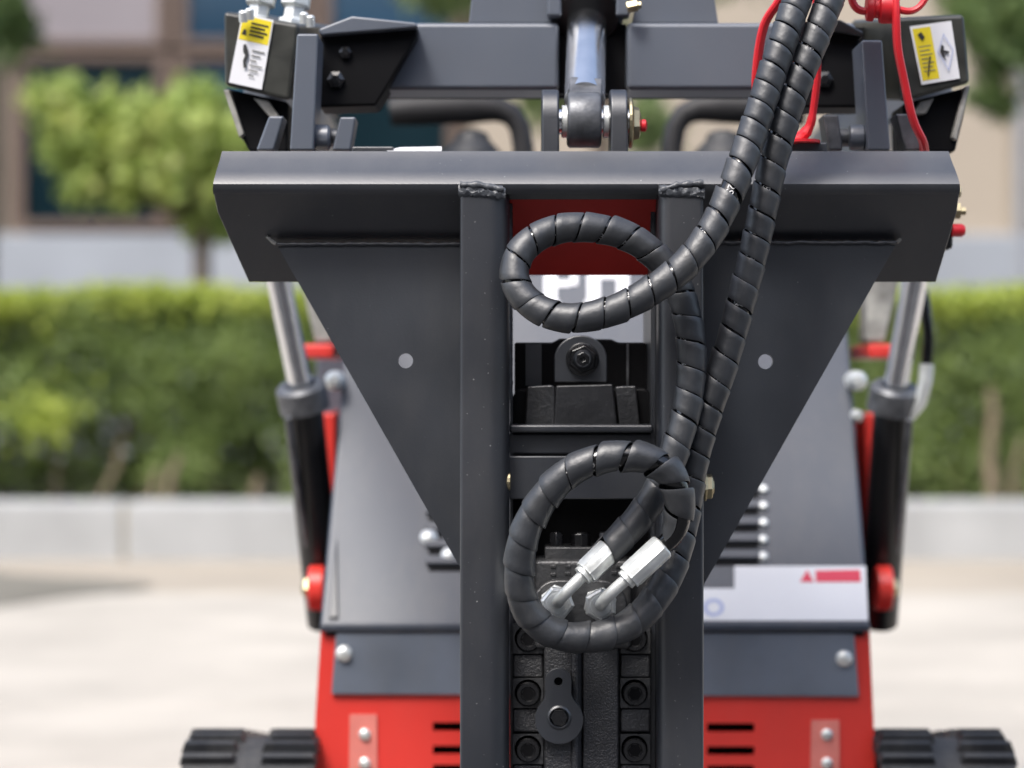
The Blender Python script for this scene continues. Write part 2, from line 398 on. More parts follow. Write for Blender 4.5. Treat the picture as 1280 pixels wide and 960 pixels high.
tree('olive_tree', 'olive green tree hanging over the beige wall at the top right', 1330, 15.5, .25,
     [(1235, 40, 45, 55, 0), (1275, 10, 60, 70, .1), (1215, -30, 60, 60, .2), (1240, 125, 28, 24, 0), (1330, 60, 50, 60, .1)], 7000, .08, 'leaf_dark', 24, .07)

# ------------------------------------------------------------------ building behind the hedge (20 m away)
BD = 20.0
bld = thing('building', 'beige building with grey plinth and brown framed windows beyond the hedge', 'building', (0, BD, .2))
def bz(py): return H - (py - 480) / F * BD
def bx(px): return (px - 640) / F * BD
obj('plinth', MB().box((-14, BD - .12, 0), (14, BD + .6, bz(294))), 'base', bld, bevel=.02)
wpx = [(-150, 5), (30, 197), (232, 378), (412, 560)]
mull = [5, 30, 197, 232, 378, 412, 560, 590]
obj('wall', MB().box((bx(590), BD, bz(294) + .002), (14, BD + .5, 7.5)).box((-14, BD, bz(294) + .002), (bx(-20), BD + .5, 7.5)).box((bx(-20), BD, bz(-330)), (bx(590), BD + .5, 7.5))
    .box((bx(-20), BD + .3, bz(294) + .002), (bx(590), BD + .5, bz(-330))), 'wall', bld)
obj('roof', MB().box((-14.2, BD - .4, 7.5), (14.2, BD + 8, 7.8)), 'base', bld, bevel=.02)
obj('side_wall', MB().box((-14, BD + .5, 0), (-13.6, BD + 7.8, 7.5)).box((13.6, BD + .5, 0), (14, BD + 7.8, 7.5)).box((-14, BD + 7.6, 0), (14, BD + 7.8, 7.5)), 'wall', bld)
def window(x0, y0, x1, y1, fr, pm):
    a = MB(); X0, X1, Z0, Z1 = bx(x0 - fr), bx(x1 + fr), bz(y1 + fr * .7), bz(y0 - fr * .7); y = BD + .02
    a.box((X0, y, Z0), (bx(x0), y + .14, Z1)).box((bx(x1), y, Z0), (X1, y + .14, Z1))
    a.box((bx(x0), y, Z0), (bx(x1), y + .14, bz(y1))).box((bx(x0), y, bz(y0)), (bx(x1), y + .14, Z1))
    f = obj('window_frame', a, 'wframe', bld, bevel=.01)
    obj('pane', MB().box((bx(x0) + .002, y + .05, bz(y1) + .002), (bx(x1) - .002, y + .06, bz(y0) - .002)), pm, f)
for (x0, x1), k in (((28, 196), 0), ((232, 376), 1), ((412, 560), 2)):
    window(x0, 76, x1, 276, 15.5, ['glass', 'glassblue', 'glass'][k])
    window(x0, -130, x1, 48, 15.5, ['blind', 'glassblue', 'glassblue'][k])
    window(x0, -330 + 14, x1, -160, 12, 'glass')
for (x0, x1) in ((1420, 1620), (1680, 1880)):
    window(x0, 60, x1, 276, 15.5, 'glass')
    for zz in ():
        pass
dp = obj('downpipe', MB().cyl((bx(1274), BD - .09, .3), (bx(1274), BD - .09, 7.4), .05, 16), 'pipe', bld)
obj('wall_panel', MB().box((bx(1080), BD - .02, bz(294) + .004), (bx(1262), BD - .002, bz(60))), 'wall', bld, bevel=.006)

ob = thing('building', 'plain brown-grey building added unseen behind the camera, to give the steel dark reflections', 'building', (0, -11, 0))  # added out of view so the upright steel has something dark to reflect
obj('wall', MB().box((-26, -19, 0), (26, -11, 8.5)), 'addedwall', ob)  # wall of the added unseen building
obj('roof', MB().box((-26.3, -19.3, 8.5), (26.3, -10.7, 8.8)), 'base', ob, bevel=.02)
for i in range(10):
    for k in range(2):
        x = -23 + i * 5
        f = obj('window_frame', MB().box((x, -11.04, 1 + k * 3.6), (x + 2.6, -10.94, 3 + k * 3.6)), 'wframe', ob)
        obj('pane', MB().box((x + .1, -10.935, 1.1 + k * 3.6), (x + 2.5, -10.925, 2.9 + k * 3.6)), 'glass', f)

# ------------------------------------------------------------------ LOADER
ld = thing('track_loader', 'red and grey compact tracked loader standing behind the black breaker frame', 'loader', (.13, 4.2, 0))
def mp(px, c=742): return 2 * c - px     # mirror in the machine's middle
# hood: a sloping sheet with folded sides
def hoodp(px, py):   # a point of the sloping hood plane
    k = (py - 480) / F       # z = H - k d ; z = .469 + 1.314 (d-3.75)
    d = (H - .469 + 1.314 * 3.75) / (1.314 + k)
    return P(px, py, d)
hn = Vector((0, -1.314, 1)).normalized()
hb = MB().prism([hoodp(400, 782), hoodp(1087, 782), hoodp(1061, 420), hoodp(1052, 340), hoodp(437, 340), hoodp(427, 480)], -hn * .02)
hood = obj('hood', hb, 'hood', ld, bevel=.006, seg=3)
obj('hood_lip', MB().prism([P(400, 779, 3.752), P(1088, 779, 3.752), P(1088, 790, 3.752), P(400, 790, 3.752)], (0, .05, 0)), 'hood', hood, bevel=.004)
obj('crease_reflection', MB().prism([hoodp(411, 774) + hn * .001, hoodp(423, 774) + hn * .001, hoodp(421, 672) + hn * .001], hn * .004), 'rail', hood, bevel=.002)  # raised dark wedge; its colour stands in for the reflection in the hood crease
# side skirts of the hood
for px0, px1 in ((400, 437), (1087, 1052)):
    a, b_ = hoodp(px0, 782), hoodp(px1, 340)
    sx = .012 if px0 < 640 else -.012
    obj('hood_skirt', MB().prism([a - hn * .021, b_ - hn * .021, Vector((b_.x, 4.75, b_.z - .02)), Vector((a.x, 4.75, .47))], (sx, 0, 0)), 'hood', ld)
# slot louvres on the hood
def strip(px0, py0, px1, py1, up=.003, t=.006):
    return MB().prism([hoodp(px0, py0) + hn * up, hoodp(px1, py0) + hn * up, hoodp(px1, py1) + hn * up, hoodp(px0, py1) + hn * up], -hn * (t - .001))
for k, y in enumerate((606, 627, 648, 669, 690)):
    obj('louvre', strip(800, y, 952, y + 10, .007, .008), 'hood', hood, bevel=.002)
    obj('louvre_slot', strip(800, y + 11, 948, y + 17, .0015, .002), 'void', hood)
    obj('louvre_rivet', MB().lathe(hoodp(954, y + 7), hn, [(.009, 0), (.009, .004), (.006, .008), (.0, .009)], 16, True), 'zinc', hood)
    obj('louvre', strip(532, y + 8, 600, y + 17, .007, .008), 'hood', hood, bevel=.002)
    obj('louvre_slot', strip(536, y + 18, 600, y + 24, .0015, .002), 'void', hood)
for (x, y) in ((536, 672), (562, 694)):
    obj('louvre_rivet', MB().lathe(hoodp(x, y), hn, [(.014, 0), (.014, .004), (.009, .009), (.0, .011)], 18, True), 'zinc', hood)
# white sticker on the hood
st = obj('instruction_sticker', MB().prism([hoodp(x, y) + hn * .0012 for x, y in ((860, 736), (918, 736), (918, 708), (1082, 708), (1085, 776), (860, 776))], -hn * .001), 'white', hood)
obj('red_warning_bar', MB().prism([hoodp(x, y) + hn * .002 for x, y in ((1019, 714), (1075, 713), (1076, 728), (1020, 728))], -hn * .0006), 'redink', st)
obj('warning_triangle', MB().prism([hoodp(x, y) + hn * .002 for x, y in ((1009, 713), (1017, 728), (1000, 728))], -hn * .0006), 'redink', st)
cc = hoodp(892, 762)
obj('round_emblem', MB().prism([hoodp(892 + 13 * math.cos(a), 760 + 11 * math.sin(a)) + hn * .002 for a in np.linspace(0, 2 * math.pi, 28, False)], -hn * .0006,
    [[hoodp(892 + 8 * math.cos(a), 760 + 7 * math.sin(a)) + hn * .002 for a in np.linspace(0, 2 * math.pi, 28, False)]]), 'blueink', st)
# lettering P H, cut by the hitch plate
for ch, px0 in (('P', 677), ('H', 731)):
    m_ = MB()
    def q(x, y): return hoodp(px0 + x, y) + hn * .0015
    def quad(x0, y0, x1, y1): m_.prism([q(x0, y0), q(x1, y0), q(x1, y1), q(x0, y1)], -hn * .001)
    quad(3, 334, 19, 376); quad(0, 376, 22, 381)
    if ch == 'P': quad(19, 351, 36, 359); quad(36, 334, 45, 357)
    else: quad(19, 341, 40, 349); quad(40, 334, 55, 376); quad(37, 376, 58, 381)
    obj('lettering', m_, 'white', hood)
# red body inside the hood, engine deck, console
obj('body', MB().box((P(408, 0, 3.86).x, 3.86, .22), (P(1078, 0, 3.86).x, 4.8, .455)).box((P(402, 0, 4.25).x, 4.22, .455), (P(1082, 0, 4.25).x, 4.8, .80)), 'red', ld, bevel=.01)
obj('console', MB().box((P(460, 0, 4.4).x, 4.3, .80), (P(1020, 0, 4.4).x, 4.78, 1.24)), 'black', ld, bevel=.02)
# front panel with real slots
def slotrect(x0, x1, y0, y1): return [(x0, y0), (x1, y0), (x1, y1), (x0, y1)]
slots = []
for y in (903, 932, 956): slots += [slotrect(541, 600, y, y + 11), slotrect(884, 943, y + 1, y + 12)]
fp = pxp([(401, 788), (1087, 788), (1092, 900), (1100, 1150), (388, 1150), (394, 900)], 3.765, .008, slots)
fpo = obj('front_panel', fp, 'red', ld)
obj('vent_back', MB().box((P(520, 0, 3.8).x, 3.81, .10), (P(960, 0, 3.8).x, 3.82, .40)), 'void', ld)
for s_, x in ((1, 388), (-1, 1100)):
    pt = [P(401 if s_ > 0 else 1087, 788, 3.775), P(x, 1150, 3.775)]
    obj('side_panel', MB().prism([pt[0], pt[1], pt[1] + Vector((0, .95, 0)), pt[0] + Vector((0, .95, 0))], (.008 * s_, 0, 0)), 'red', ld)
gp = obj('cover_plate', pxp([(420, 791), (1068, 792), (1074, 871), (414, 868)], 3.757, .006), 'plate', ld, bevel=.002)
obj('gap_shade', MB().prism([P(408, 785, 3.762), P(1080, 785, 3.762), P(1080, 795, 3.762), P(408, 795, 3.762)], (0, .02, 0)), 'void', ld)
for x, y in ((430, 817), (1055, 823)):
    obj('bolt', MB().lathe(P(x, y, 3.757), (0, -1, 0), [(.013, 0), (.013, .003), (.010, .007), (.004, .009), (0, .009)], 20, True), 'zinc', gp)
for x0, x1, y0 in ((437, 471, 893), (1014, 1049, 900)):
    rs_ = obj('film_strip', pxp([(x0, y0), (x1, y0), (x1 + 1, 1080), (x0 - 2, 1080)], 3.762, .002), 'pink', fpo)
    for y in (918, 954, 1000): obj('bolt', MB().lathe(P((x0 + x1) / 2 + 2, y, 3.762), (0, -1, 0), [(.009, 0), (.009, .003), (.006, .006), (0, .007)], 16, True), 'zinc', fpo)
# tracks
def track(px0, px1):
    """tapered loop: big front idler, small rear roller, tread bars outside"""
    x0, x1 = P(px0, 0, 3.72).x, P(px1, 0, 3.72).x
    rf, rr_, yf, yr = .136, .065, 3.76, 4.62
    zf, zr = rf + .025, rr_ + .025
    prof = []
    def arc(cy, cz, r, a0, a1, n): return [(cy + r * math.cos(a0 + (a1 - a0) * i / n), cz + r * math.sin(a0 + (a1 - a0) * i / n)) for i in range(n + 1)]
    tilt = math.asin((rf - rr_) / (yr - yf))
    prof = arc(yf, zf, rf, R(270), R(90) - 0 + tilt * 0 , 22)
    prof = arc(yf, zf, rf, R(270), R(90), 22) + arc(yr, zr, rr_, R(90), R(-90), 12)
    m_ = MB(); n = len(prof)
    inner = [((a - 4.1) * 1 + 4.1, b) for a, b in prof]
    # belt ring with thickness
    cy = sum(p[0] for p in prof) / n; cz = sum(p[1] for p in prof) / n
    def off(k, o):
        a = Vector(prof[(k + 1) % n]) - Vector(prof[k - 1]); nn = Vector((a.y, -a.x)).normalized()
        v = Vector(prof[k]); 
        if (v + nn - Vector((cy, cz))).length < (v - nn - Vector((cy, cz))).length: nn = -nn
        return v + nn * o
    vs = []; 
    for k in range(n):
        o, i_ = off(k, 0), off(k, -.02)
        vs += [(x0, o.x, o.y), (x1, o.x, o.y), (x1, i_.x, i_.y), (x0, i_.x, i_.y)]
    fs = []
    for k in range(n):
        a, b = 4 * k, 4 * ((k + 1) % n)
        for j in range(4): fs.append((a + j, a + (j + 1) % 4, b + (j + 1) % 4, b + j))
    m_.add(vs, fs)
    t = obj('track', m_, 'rubber', ld)
    # tread bars
    L = 0; seg = []
    for k in range(n):
        a, b = Vector(prof[k]), Vector(prof[(k + 1) % n]); seg.append((a, b, L)); L += (b - a).length
    N = 86; xm = (x0 + x1) / 2
    for i in range(N):
        s_ = (i + .5) * L / N
        for a, b, l0 in seg:
            ln = (b - a).length
            if l0 <= s_ < l0 + ln: break
        c = a.lerp(b, (s_ - l0) / ln); tt = (b - a).normalized(); nn = Vector((tt.y, -tt.x))
        if (c + nn * .1 - Vector((cy, cz))).length < (c - nn * .1 - Vector((cy, cz))).length: nn = -nn
        wdt = .016
        for (u0, u1) in ((x0 - .004, xm - .018), (xm + .018, x1 + .004)) if i % 4 < 2 else ((x0 + .004, xm - .010), (xm + .026, x1 - .002)):
            q_ = []
            for uu, ins in ((u0, 0), (u1, 0)):
                for (st_, hh, k_) in ((-.5, -.002, 1), (.5, -.002, 1), (.30, .013, 1), (-.30, .013, 1)):
                    e = c + tt * (st_ * wdt) + nn * hh
                    inset = .006 if hh > 0 else 0
                    q_.append(Vector((uu + (inset if uu == u0 else -inset), e.x, e.y)))
            obj('tread_block', MB().add(q_, [(0, 1, 2, 3), (7, 6, 5, 4), (0, 4, 5, 1), (1, 5, 6, 2), (2, 6, 7, 3), (3, 7, 4, 0)]), 'rubber', t)
    for yy, zz, r in ((yf, zf, rf - .03), (yr, zr, rr_ - .022), (4.05, .085, .058), (4.33, .085, .058)):
        obj('roller', MB().lathe((x0 + .02, yy, zz), (1, 0, 0), [(r * .3, -.01), (r * .95, 0), (r, .01), (r, (x1 - x0) - .05), (r * .9, (x1 - x0) - .04)], 28, True), 'black', t)
    return t
track(232, 396)
track(1096, 1262)
obj('undercarriage', MB().box((P(396, 0, 3.9).x, 3.95, .12), (P(1090, 0, 3.9).x, 4.6, .24)), 'black', ld, bevel=.01)
# lift cylinders
def liftcyl(sg, rodtop, gl, bot):
    a, b, c = [P(*q_) for q_ in (rodtop, gl, bot)]
    ax = (a - b).normalized(); dn = (c - b).normalized()
    br = obj('lift_cylinder', MB().tube([b, c], .033, 24), 'black', ld)
    obj('cylinder_rod', MB().tube([b - ax * .03, a], .020, 24), 'chrome', br)
    obj('gland', MB().lathe(b - ax * .02, ax, [(.034, -.02), (.042, -.018), (.042, .02), (.036, .026), (.026, .026), (.0215, .012)], 28, True), 'steel', br)
    obj('rear_pipe', MB().tube([b + Vector((-.018 * sg, -.036, -.05)), b.lerp(c, .5) + Vector((-.018 * sg, -.036, 0)), c + Vector((-.018 * sg, -.036, .06))], .006, 10), 'steel', br)
    return br
liftcyl(1, (338, 300, 3.86), (376, 484, 3.95), (408, 778, 4.12))
liftcyl(-1, (1153, 300, 3.86), (1119, 486, 3.95), (1098, 778, 4.12))
for s_, x in ((1, 386), (-1, 1114)):
    pv = obj('pivot_bracket', MB().tube([P(x - 16 * s_ * 0, 735, 4.02), P(x + 20 * s_, 735, 4.02)], .038, 20), 'red', ld, bevel=.004)
    obj('pivot_bolt', MB().lathe(P(x, 735, 4.02), (-s_, 0, 0), [(.018, 0), (.018, .006), (.01, .012), (0, .013)], 6), 'gold', pv)
    obj('arm_tower', MB().box((P(x + 14 * s_, 0, 4.15).x, 4.14, .45), (P(x + 34 * s_, 0, 4.15).x, 4.3, .80)).box((P(x - 6 * s_, 0, 4.15).x, 4.1, P(0, 448, 4.1).z), (P(x + 34 * s_, 0, 4.15).x, 4.32, P(0, 430, 4.1).z)), 'red', ld, bevel=.006)
    obj('arm_strut', pxp([(x - 12 * s_, 345), (x + 30 * s_, 345), (x + 30 * s_, 428), (x + 8 * s_, 428)], 4.11, .1), 'scuff', ld, bevel=.005)
    obj('grease_fitting', MB().lathe(P(418 if s_ > 0 else 1072, 476, 4.0), (0, -1, 0), [(.017, -.05), (.017, 0), (.009, .012), (0, .013)], 12, True), 'zinc', ld)
obj('grease_fitting', MB().lathe(P(1071, 520, 4.0), (0, -1, 0), [(.011, -.05), (.011, 0), (.006, .01), (0, .011)], 12, True), 'zinc', ld)
hp = obj('cylinder_hose', MB().tube([P(1140, 330, 3.93), P(1155, 370, 3.93), P(1161, 420, 3.93), P(1158, 462, 3.93)], .009, 12), 'hose', ld)
obj('hose_end', MB().tube([P(1158, 455, 3.93), P(1157, 475, 3.93), P(1150, 505, 3.93), P(1138, 520, 3.94)], [.012, .012, .010, .009], 12), 'zinc', hp)
# hydraulic tilt cylinder, crossbeam, arms (3.2 to 3.4 m)
obj('crossbeam', MB().box(P(470, 28, 3.27), P(699, 112, 3.27) + Vector((0, .1, 0))).box(P(783, 28, 3.27), P(1070, 112, 3.27) + Vector((0, .1, 0)))
    , 'beam', ld, bevel=.007, seg=3)
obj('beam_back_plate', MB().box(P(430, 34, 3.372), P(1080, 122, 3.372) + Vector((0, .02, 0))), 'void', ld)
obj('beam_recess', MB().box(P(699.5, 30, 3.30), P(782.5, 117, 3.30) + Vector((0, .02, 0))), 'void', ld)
for s_ in (0, 1):
    pts = [(596, -60), (672, -60), (692, 29), (586, 29)] if not s_ else [(808, -60), (884, -60), (898, 29), (790, 29)]
    obj('beam_bracket', pxp(pts, 3.29, .02), 'beam', ld, bevel=.002)
ba, bb = P(734, 18, 3.28), P(734, -330, 3.95)
tc_ = obj('tilt_cylinder', MB().lathe(ba, bb - ba, [(.028, -.006), (.044, -.004), (.052, .008), (.052, .06), (.046, .065), (.046, .7)], 32, True), 'black', ld)
rb, ra = P(731, 125, 3.11), P(734, 10, 3.32)
obj('cylinder_rod', MB().tube([ra, rb], .0265, 32), 'chrome', tc_)
ec = P(730, 150, 3.085)
eye = MB().lathe(ec + Vector((-.022, 0, 0)), (1, 0, 0), [(.017, 0), (.034, 0), (.036, .004), (.036, .04), (.034, .044), (.017, .044)], 32, True)
eye.bar(ec + Vector((0, .0, .0)), rb + (ra - rb) * .08, .043, .05, up=(0, 1, 0))
obj('rod_eye', eye, 'steel', tc_, bevel=.003)
for x, s_ in ((693, 1), (779, -1)):
    obj('cylinder_port', MB().box(P(x - 9, -20, 3.26), P(x + 9, 20, 3.26) + Vector((0, .03, 0))), 'beam', tc_, bevel=.004)
obj('port_nut', MB().lathe(P(793, 8, 3.25), (1, 0, .2), [(.008, -.01), (.008, .004), (.005, .006), (.005, .009)], 6), 'gold', tc_)
# arm ends
def arm(sg):
    m = (lambda x: x) if sg > 0 else (lambda x: 2 * 743.5 - x)
    tilt = 0 if sg > 0 else 0
    if sg > 0: face = [(279, 14), (374, 30), (362, 126), (280, 107)]
    else: face = [(1120, 22), (1206, 18), (1213, 104), (1126, 128)]
    d0 = 3.22
    a = MB().prism([P(x, y, d0) for x, y in face], (.03 * sg, .22, .03))
    ar = obj('arm_end', a, 'armblack', ld, bevel=.006, seg=3)
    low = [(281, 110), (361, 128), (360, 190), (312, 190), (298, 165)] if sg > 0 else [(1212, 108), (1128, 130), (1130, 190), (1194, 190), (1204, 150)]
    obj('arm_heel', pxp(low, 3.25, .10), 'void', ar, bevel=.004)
    ed = [(279, 112), (287, 112), (305, 168), (299, 172)] if sg > 0 else [(1213, 106), (1206, 108), (1190, 172), (1196, 176)]
    obj('worn_edge', pxp(ed, 3.235, .05), 'scuff', ar, bevel=.002)
    ed = [(316, 122), (336, 126), (352, 150), (340, 150)] if sg > 0 else [(1168, 122), (1150, 126), (1142, 144), (1158, 142)]
    obj('worn_lug', pxp(ed, 3.236, .04), 'scuff', ar, bevel=.002)
    # long lift arm going back
    x = 330 if sg > 0 else 1165
    c0 = P(x, 75, 3.44); c1 = Vector((c0.x * 1.0 + .0 * sg, 4.75, c0.z - .05))
    obj('lift_arm', MB().bar(c0, c1, .06, .12), 'beam', ld, bevel=.008)
    obj('arm_leg', MB().bar(c1, Vector((c1.x, 4.8, .5)), .06, .12, up=(0, 1, 0)), 'beam', ld, bevel=.008)
    # latch bar (thin grey plate edge in front of the arm), lugs and nut
    if sg > 0:
        bar = [(371, 42), (398, 42), (392, 188), (362, 188)]; lg = [[(336, 145), (355, 145), (342, 188), (320, 188)], [(425, 146), (445, 146), (438, 188), (415, 188)]]; nx = 403
    else:
        bar = [(1077, 50), (1103, 50), (1113, 188), (1085, 188)]; lg = [[(1028, 143), (1048, 143), (1054, 188), (1036, 188)], [(1119, 142), (1140, 142), (1154, 188), (1132, 188)]]; nx = 1071
    lb = obj('latch_bar', pxp(bar, 3.12, .09), 'beam', ld, bevel=.003)
    obj('latch_pin', MB().cyl(P(nx - 36, 172, 3.17), P(nx + 28, 172, 3.17), .012), 'steel', lb)
    obj('latch_nut', MB().lathe(P(nx - 9, 172, 3.15), (1, 0, 0), [(.016, 0), (.017, .003), (.017, .017), (.014, .02)], 20, True), 'beam' , lb)
    for pl in lg: obj('lug_plate', pxp(pl, 3.135, .05), 'beam' if sg > 0 else 'steel', lb, bevel=.003)
    # black pocket beside the bar
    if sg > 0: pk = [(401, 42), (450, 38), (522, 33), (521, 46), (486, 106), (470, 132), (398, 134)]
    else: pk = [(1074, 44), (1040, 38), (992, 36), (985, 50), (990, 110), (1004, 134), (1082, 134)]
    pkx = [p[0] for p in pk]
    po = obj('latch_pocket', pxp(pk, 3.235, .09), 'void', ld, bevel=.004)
    tp = [(398, 36), (440, 20), (520, 28), (523, 34), (450, 40), (400, 44)] if sg > 0 else [(1080, 40), (1050, 24), (1000, 30), (990, 36), (1040, 40), (1078, 46)]
    obj('pocket_rim', pxp(tp, 3.215, .10), 'beam' if sg > 0 else 'black', po, bevel=.003)
    for (x_, y_, r_) in ((420, 100, .012), (432, 66, .009)) if sg > 0 else ((1030, 100, .012), (1020, 66, .009)):
        obj('pocket_bolt', MB().lathe(P(x_, y_, 3.235), (0, -1, 0), [(r_, 0), (r_, .006), (r_ * .5, .009), (0, .009)], 6), 'bolt', po)
    return ar
al = arm(1); arr = arm(-1)
# stickers on arms
def sticker(par, quad, d, parts):
    """quad: 4 px corners TL TR BR BL; parts: (u0,v0,u1,v1,mat,name)"""
    C = [P(x, y, d) for x, y in quad]
    def uv(u, v): return (C[0].lerp(C[1], u)).lerp(C[3].lerp(C[2], u), v)
    s = obj('warning_sticker', MB().prism(C, (0, .001, 0)), 'white', par)
    for k, (pl, m_, nm) in enumerate(parts):
        obj(nm, MB().prism([uv(u, v) + Vector((0, -.0004 - .0002 * k, 0)) for u, v in pl], (0, .0002, 0)), m_, s)
rect = lambda a, b, c, d_: [(a, b), (c, b), (c, d_), (a, d_)]
parts = [(rect(.04, .03, .96, .37), 'yellow', 'yellow_panel'), ([(.14, .22), (.22, .22), (.26, .30), (.10, .30)], 'ink', 'warning_mark')]
parts += [(rect(.34, .10 + .055 * k, .88 - .09 * (k % 2), .125 + .055 * k), 'ink', 'text_line') for k in range(4)]
parts += [(rect(.52, .48 + .07 * k, .90 - .1 * (k % 3), .50 + .07 * k), 'text', 'text_line') for k in range(6)]
parts += [([(.22, .44), (.30, .42), (.42, .52), (.44, .60), (.40, .68), (.46, .74), (.36, .76), (.30, .66), (.34, .58), (.26, .54)], 'ink', 'hand_symbol')]
sticker(al, [(303, 16), (342, 25), (327, 112), (286, 103)], 3.2165, parts)
parts = [(rect(.05, .05, .48, .94), 'yellow', 'yellow_panel')] + [(rect(.12, .36 + .07 * k, .42 - .05 * (k % 2), .375 + .07 * k), 'text', 'text_line') for k in range(7)] + [ ([(.14, .16), (.24, .12), (.30, .22), (.22, .27)], 'ink', 'warning_mark'), ([(.18, .88), (.22, .88), (.36, .55), (.32, .55)], 'ink', 'text_line'),
         ([(.60, .5), (.66, .38), (.72, .42), (.70, .48), (.84, .52), (.78, .56), (.70, .53), (.72, .66), (.66, .6)], 'ink', 'hand_symbol')]
for a_, b_, c_, d_ in (((.76, .2), (.94, .5), (.925, .51), (.745, .21)), ((.94, .5), (.74, .84), (.72, .83), (.925, .49)), ((.74, .84), (.54, .5), (.555, .49), (.755, .83)), ((.54, .5), (.76, .2), (.775, .21), (.555, .51))):
    parts.append(([a_, b_, c_, d_], 'blueink', 'diamond_line'))
sticker(arr, [(1137, 33), (1189, 26), (1200, 98), (1152, 106)], 3.2165, parts)
# hydraulic fittings at the top left
for (x, y) in ((322, 12), (366, 14)):
    ft = obj('hydraulic_fitting', MB().lathe(P(x, y + 12, 3.28), (.15, .1, 1), [(.021, -.02), (.021, .0), (.015, .002), (.015, .018), (.022, .02), (.022, .04), (.014, .045), (.014, .12)], 6), 'zinc', ld, bevel=.002)
    obj('fitting_hose', MB().tube([P(x + 2, -12, 3.285), P(x + 8, -60, 3.3), P(x + 20, -160, 3.5)], .016, 16), 'hose', ft)
for x, y in ((312, 13), (380, 18), (304, 16), (388, 22)):
    obj('fitting_bolt', MB().lathe(P(x, y + 2, 3.2), (0, -.3, 1), [(.006, -.01), (.006, .003), (.004, .005), (0, .005)], 12, True), 'zinc', ld)
# red quick hitch plate between the rails
TH = P(640, 250, 3.03); BH = P(640, 353, 3.125)
hv = (BH - TH); hnrm = Vector((0, hv.z, -hv.y)).normalized()
def lean(px, t, o=0.):   # a point of the plate that leans back; px measured at its own distance
    p = TH.lerp(BH, t); return Vector(((px - 640) / F * p.y, p.y, p.z)) + hnrm * o
obj('hitch_plate', MB().prism([lean(600, -.02, -.013), lean(860, -.02, -.013), lean(860, 1.0, -.013), lean(600, 1.0, -.013)], -hnrm * .012), 'hitchred', ld, bevel=.002)
obj('hitch_frame', MB().box(P(330, 200, 3.26), P(1130, 240, 3.26) + Vector((0, .06, 0))).box(P(330, 188, 3.2), P(360, 240, 3.2) + Vector((0, .08, 0))).box(P(1105, 188, 3.2), P(1135, 240, 3.2) + Vector((0, .08, 0))), 'black', ld, bevel=.006)
# handlebars and joysticks behind
for s_ in (1, -1):
    m = (lambda x: x) if s_ > 0 else (lambda x: 1494 - x)
    hbp = [P(m(x), y, 4.42) for x, y in ((488, 140), (520, 137), (590, 134), (622, 136), (640, 144), (650, 160), (654, 185), (655, 260))]
    hbr = obj('handlebar', MB().tube(hbp, [.026, .030, .030, .024, .021, .02, .02, .02], 18), 'foam', ld)
    obj('joystick', MB().lathe(P(m(590), 205, 4.4), (0, 0, 1), [(.058, 0), (.055, .02), (.04, .036), (.034, .042), (.028, .056), (.014, .062), (0, .063)], 28, True), 'rubber', ld)
    obj('joystick_boot', MB().lathe(P(m(590), 230, 4.4), (0, 0, 1), [(.07, 0), (.07, .03), (.058, .036), (.05, .05)], 28, True), 'black', ld)
# bolt cluster at the right end behind the plate
eb = obj('end_bracket', MB().box(P(1176, 232, 3.25), P(1192, 312, 3.25) + Vector((0, .05, 0))), 'black', ld, bevel=.006)
obj('zinc_nut', MB().lathe(P(1192, 264, 3.25), (1, 0, 0), [(.012, -.01), (.012, .008), (.006, .01), (.006, .016)], 6), 'gold', eb)
obj('zinc_nut', MB().lathe(P(1192, 240, 3.25), (1, 0, 0), [(.009, -.01), (.009, .008), (.005, .01)], 6), 'gold', eb)
obj('red_cap', MB().lathe(P(1195, 288, 3.25), (1, 0, 0), [(.009, -.005), (.009, .008), (.006, .012), (0, .013)], 14, True), 'redrubber', eb)

# ------------------------------------------------------------------ BREAKER attachment
bk = thing('hydraulic_breaker', 'black hydraulic breaker in a welded frame with triangular side gussets', 'breaker', (.09, 3.05, .25))
# mounting plate: bent top flange (profile swept across), leaning lower plate with a notch
pr = [P(640, y, d) for y, d in ((189, 3.045), (200, 3.034), (214, 3.014), (223, 3.003), (230, 2.998), (237, 2.999), (243, 3.005))]
pr2 = [p + Vector((0, .022, -.006)) for p in pr]; pr2[-1] = pr[-1] + Vector((0, .02, .004)); pr2[-2] = pr[-1] + Vector((0, .021, .01))
loop = pr + pr2[::-1]
xl, xr = P(266, 0, 3.0).x, P(1200, 0, 3.0).x
m_ = MB(); n = len(loop)
vs = [(xl, p.y, p.z) for p in loop] + [(xr, p.y, p.z) for p in loop]
# ends slightly cut in at the back edge
vs = [(v[0] + (1 if i < n else -1) * .006 * max(0, (v[2] - 1.095) / .05), v[1], v[2]) for i, v in enumerate(vs)]
fs = [(i, (i + 1) % n, n + (i + 1) % n, n + i) for i in range(n)] + [tuple(range(n)), tuple(range(2 * n - 1, n - 1, -1))]
m_.add(vs, fs, True)
mpz = obj('top_flange', m_, 'frame', bk)
mpz.data.set_sharp_from_angle(angle=R(40))
def W3(px, t): return lean(px, t, 0)
xs_l = [(267, -.07), (1199, -.07), (1196, .15), (1170, 1.0), (826, 1.0), (826, .0), (636, .0), (636, 1.0), (311, 1.0), (272, .15)]
mm_ = MB().prism([W3(x, t) for x, t in xs_l], -hnrm * .012)
obj('mounting_plate', mm_, 'frame', bk, bevel=.0015)
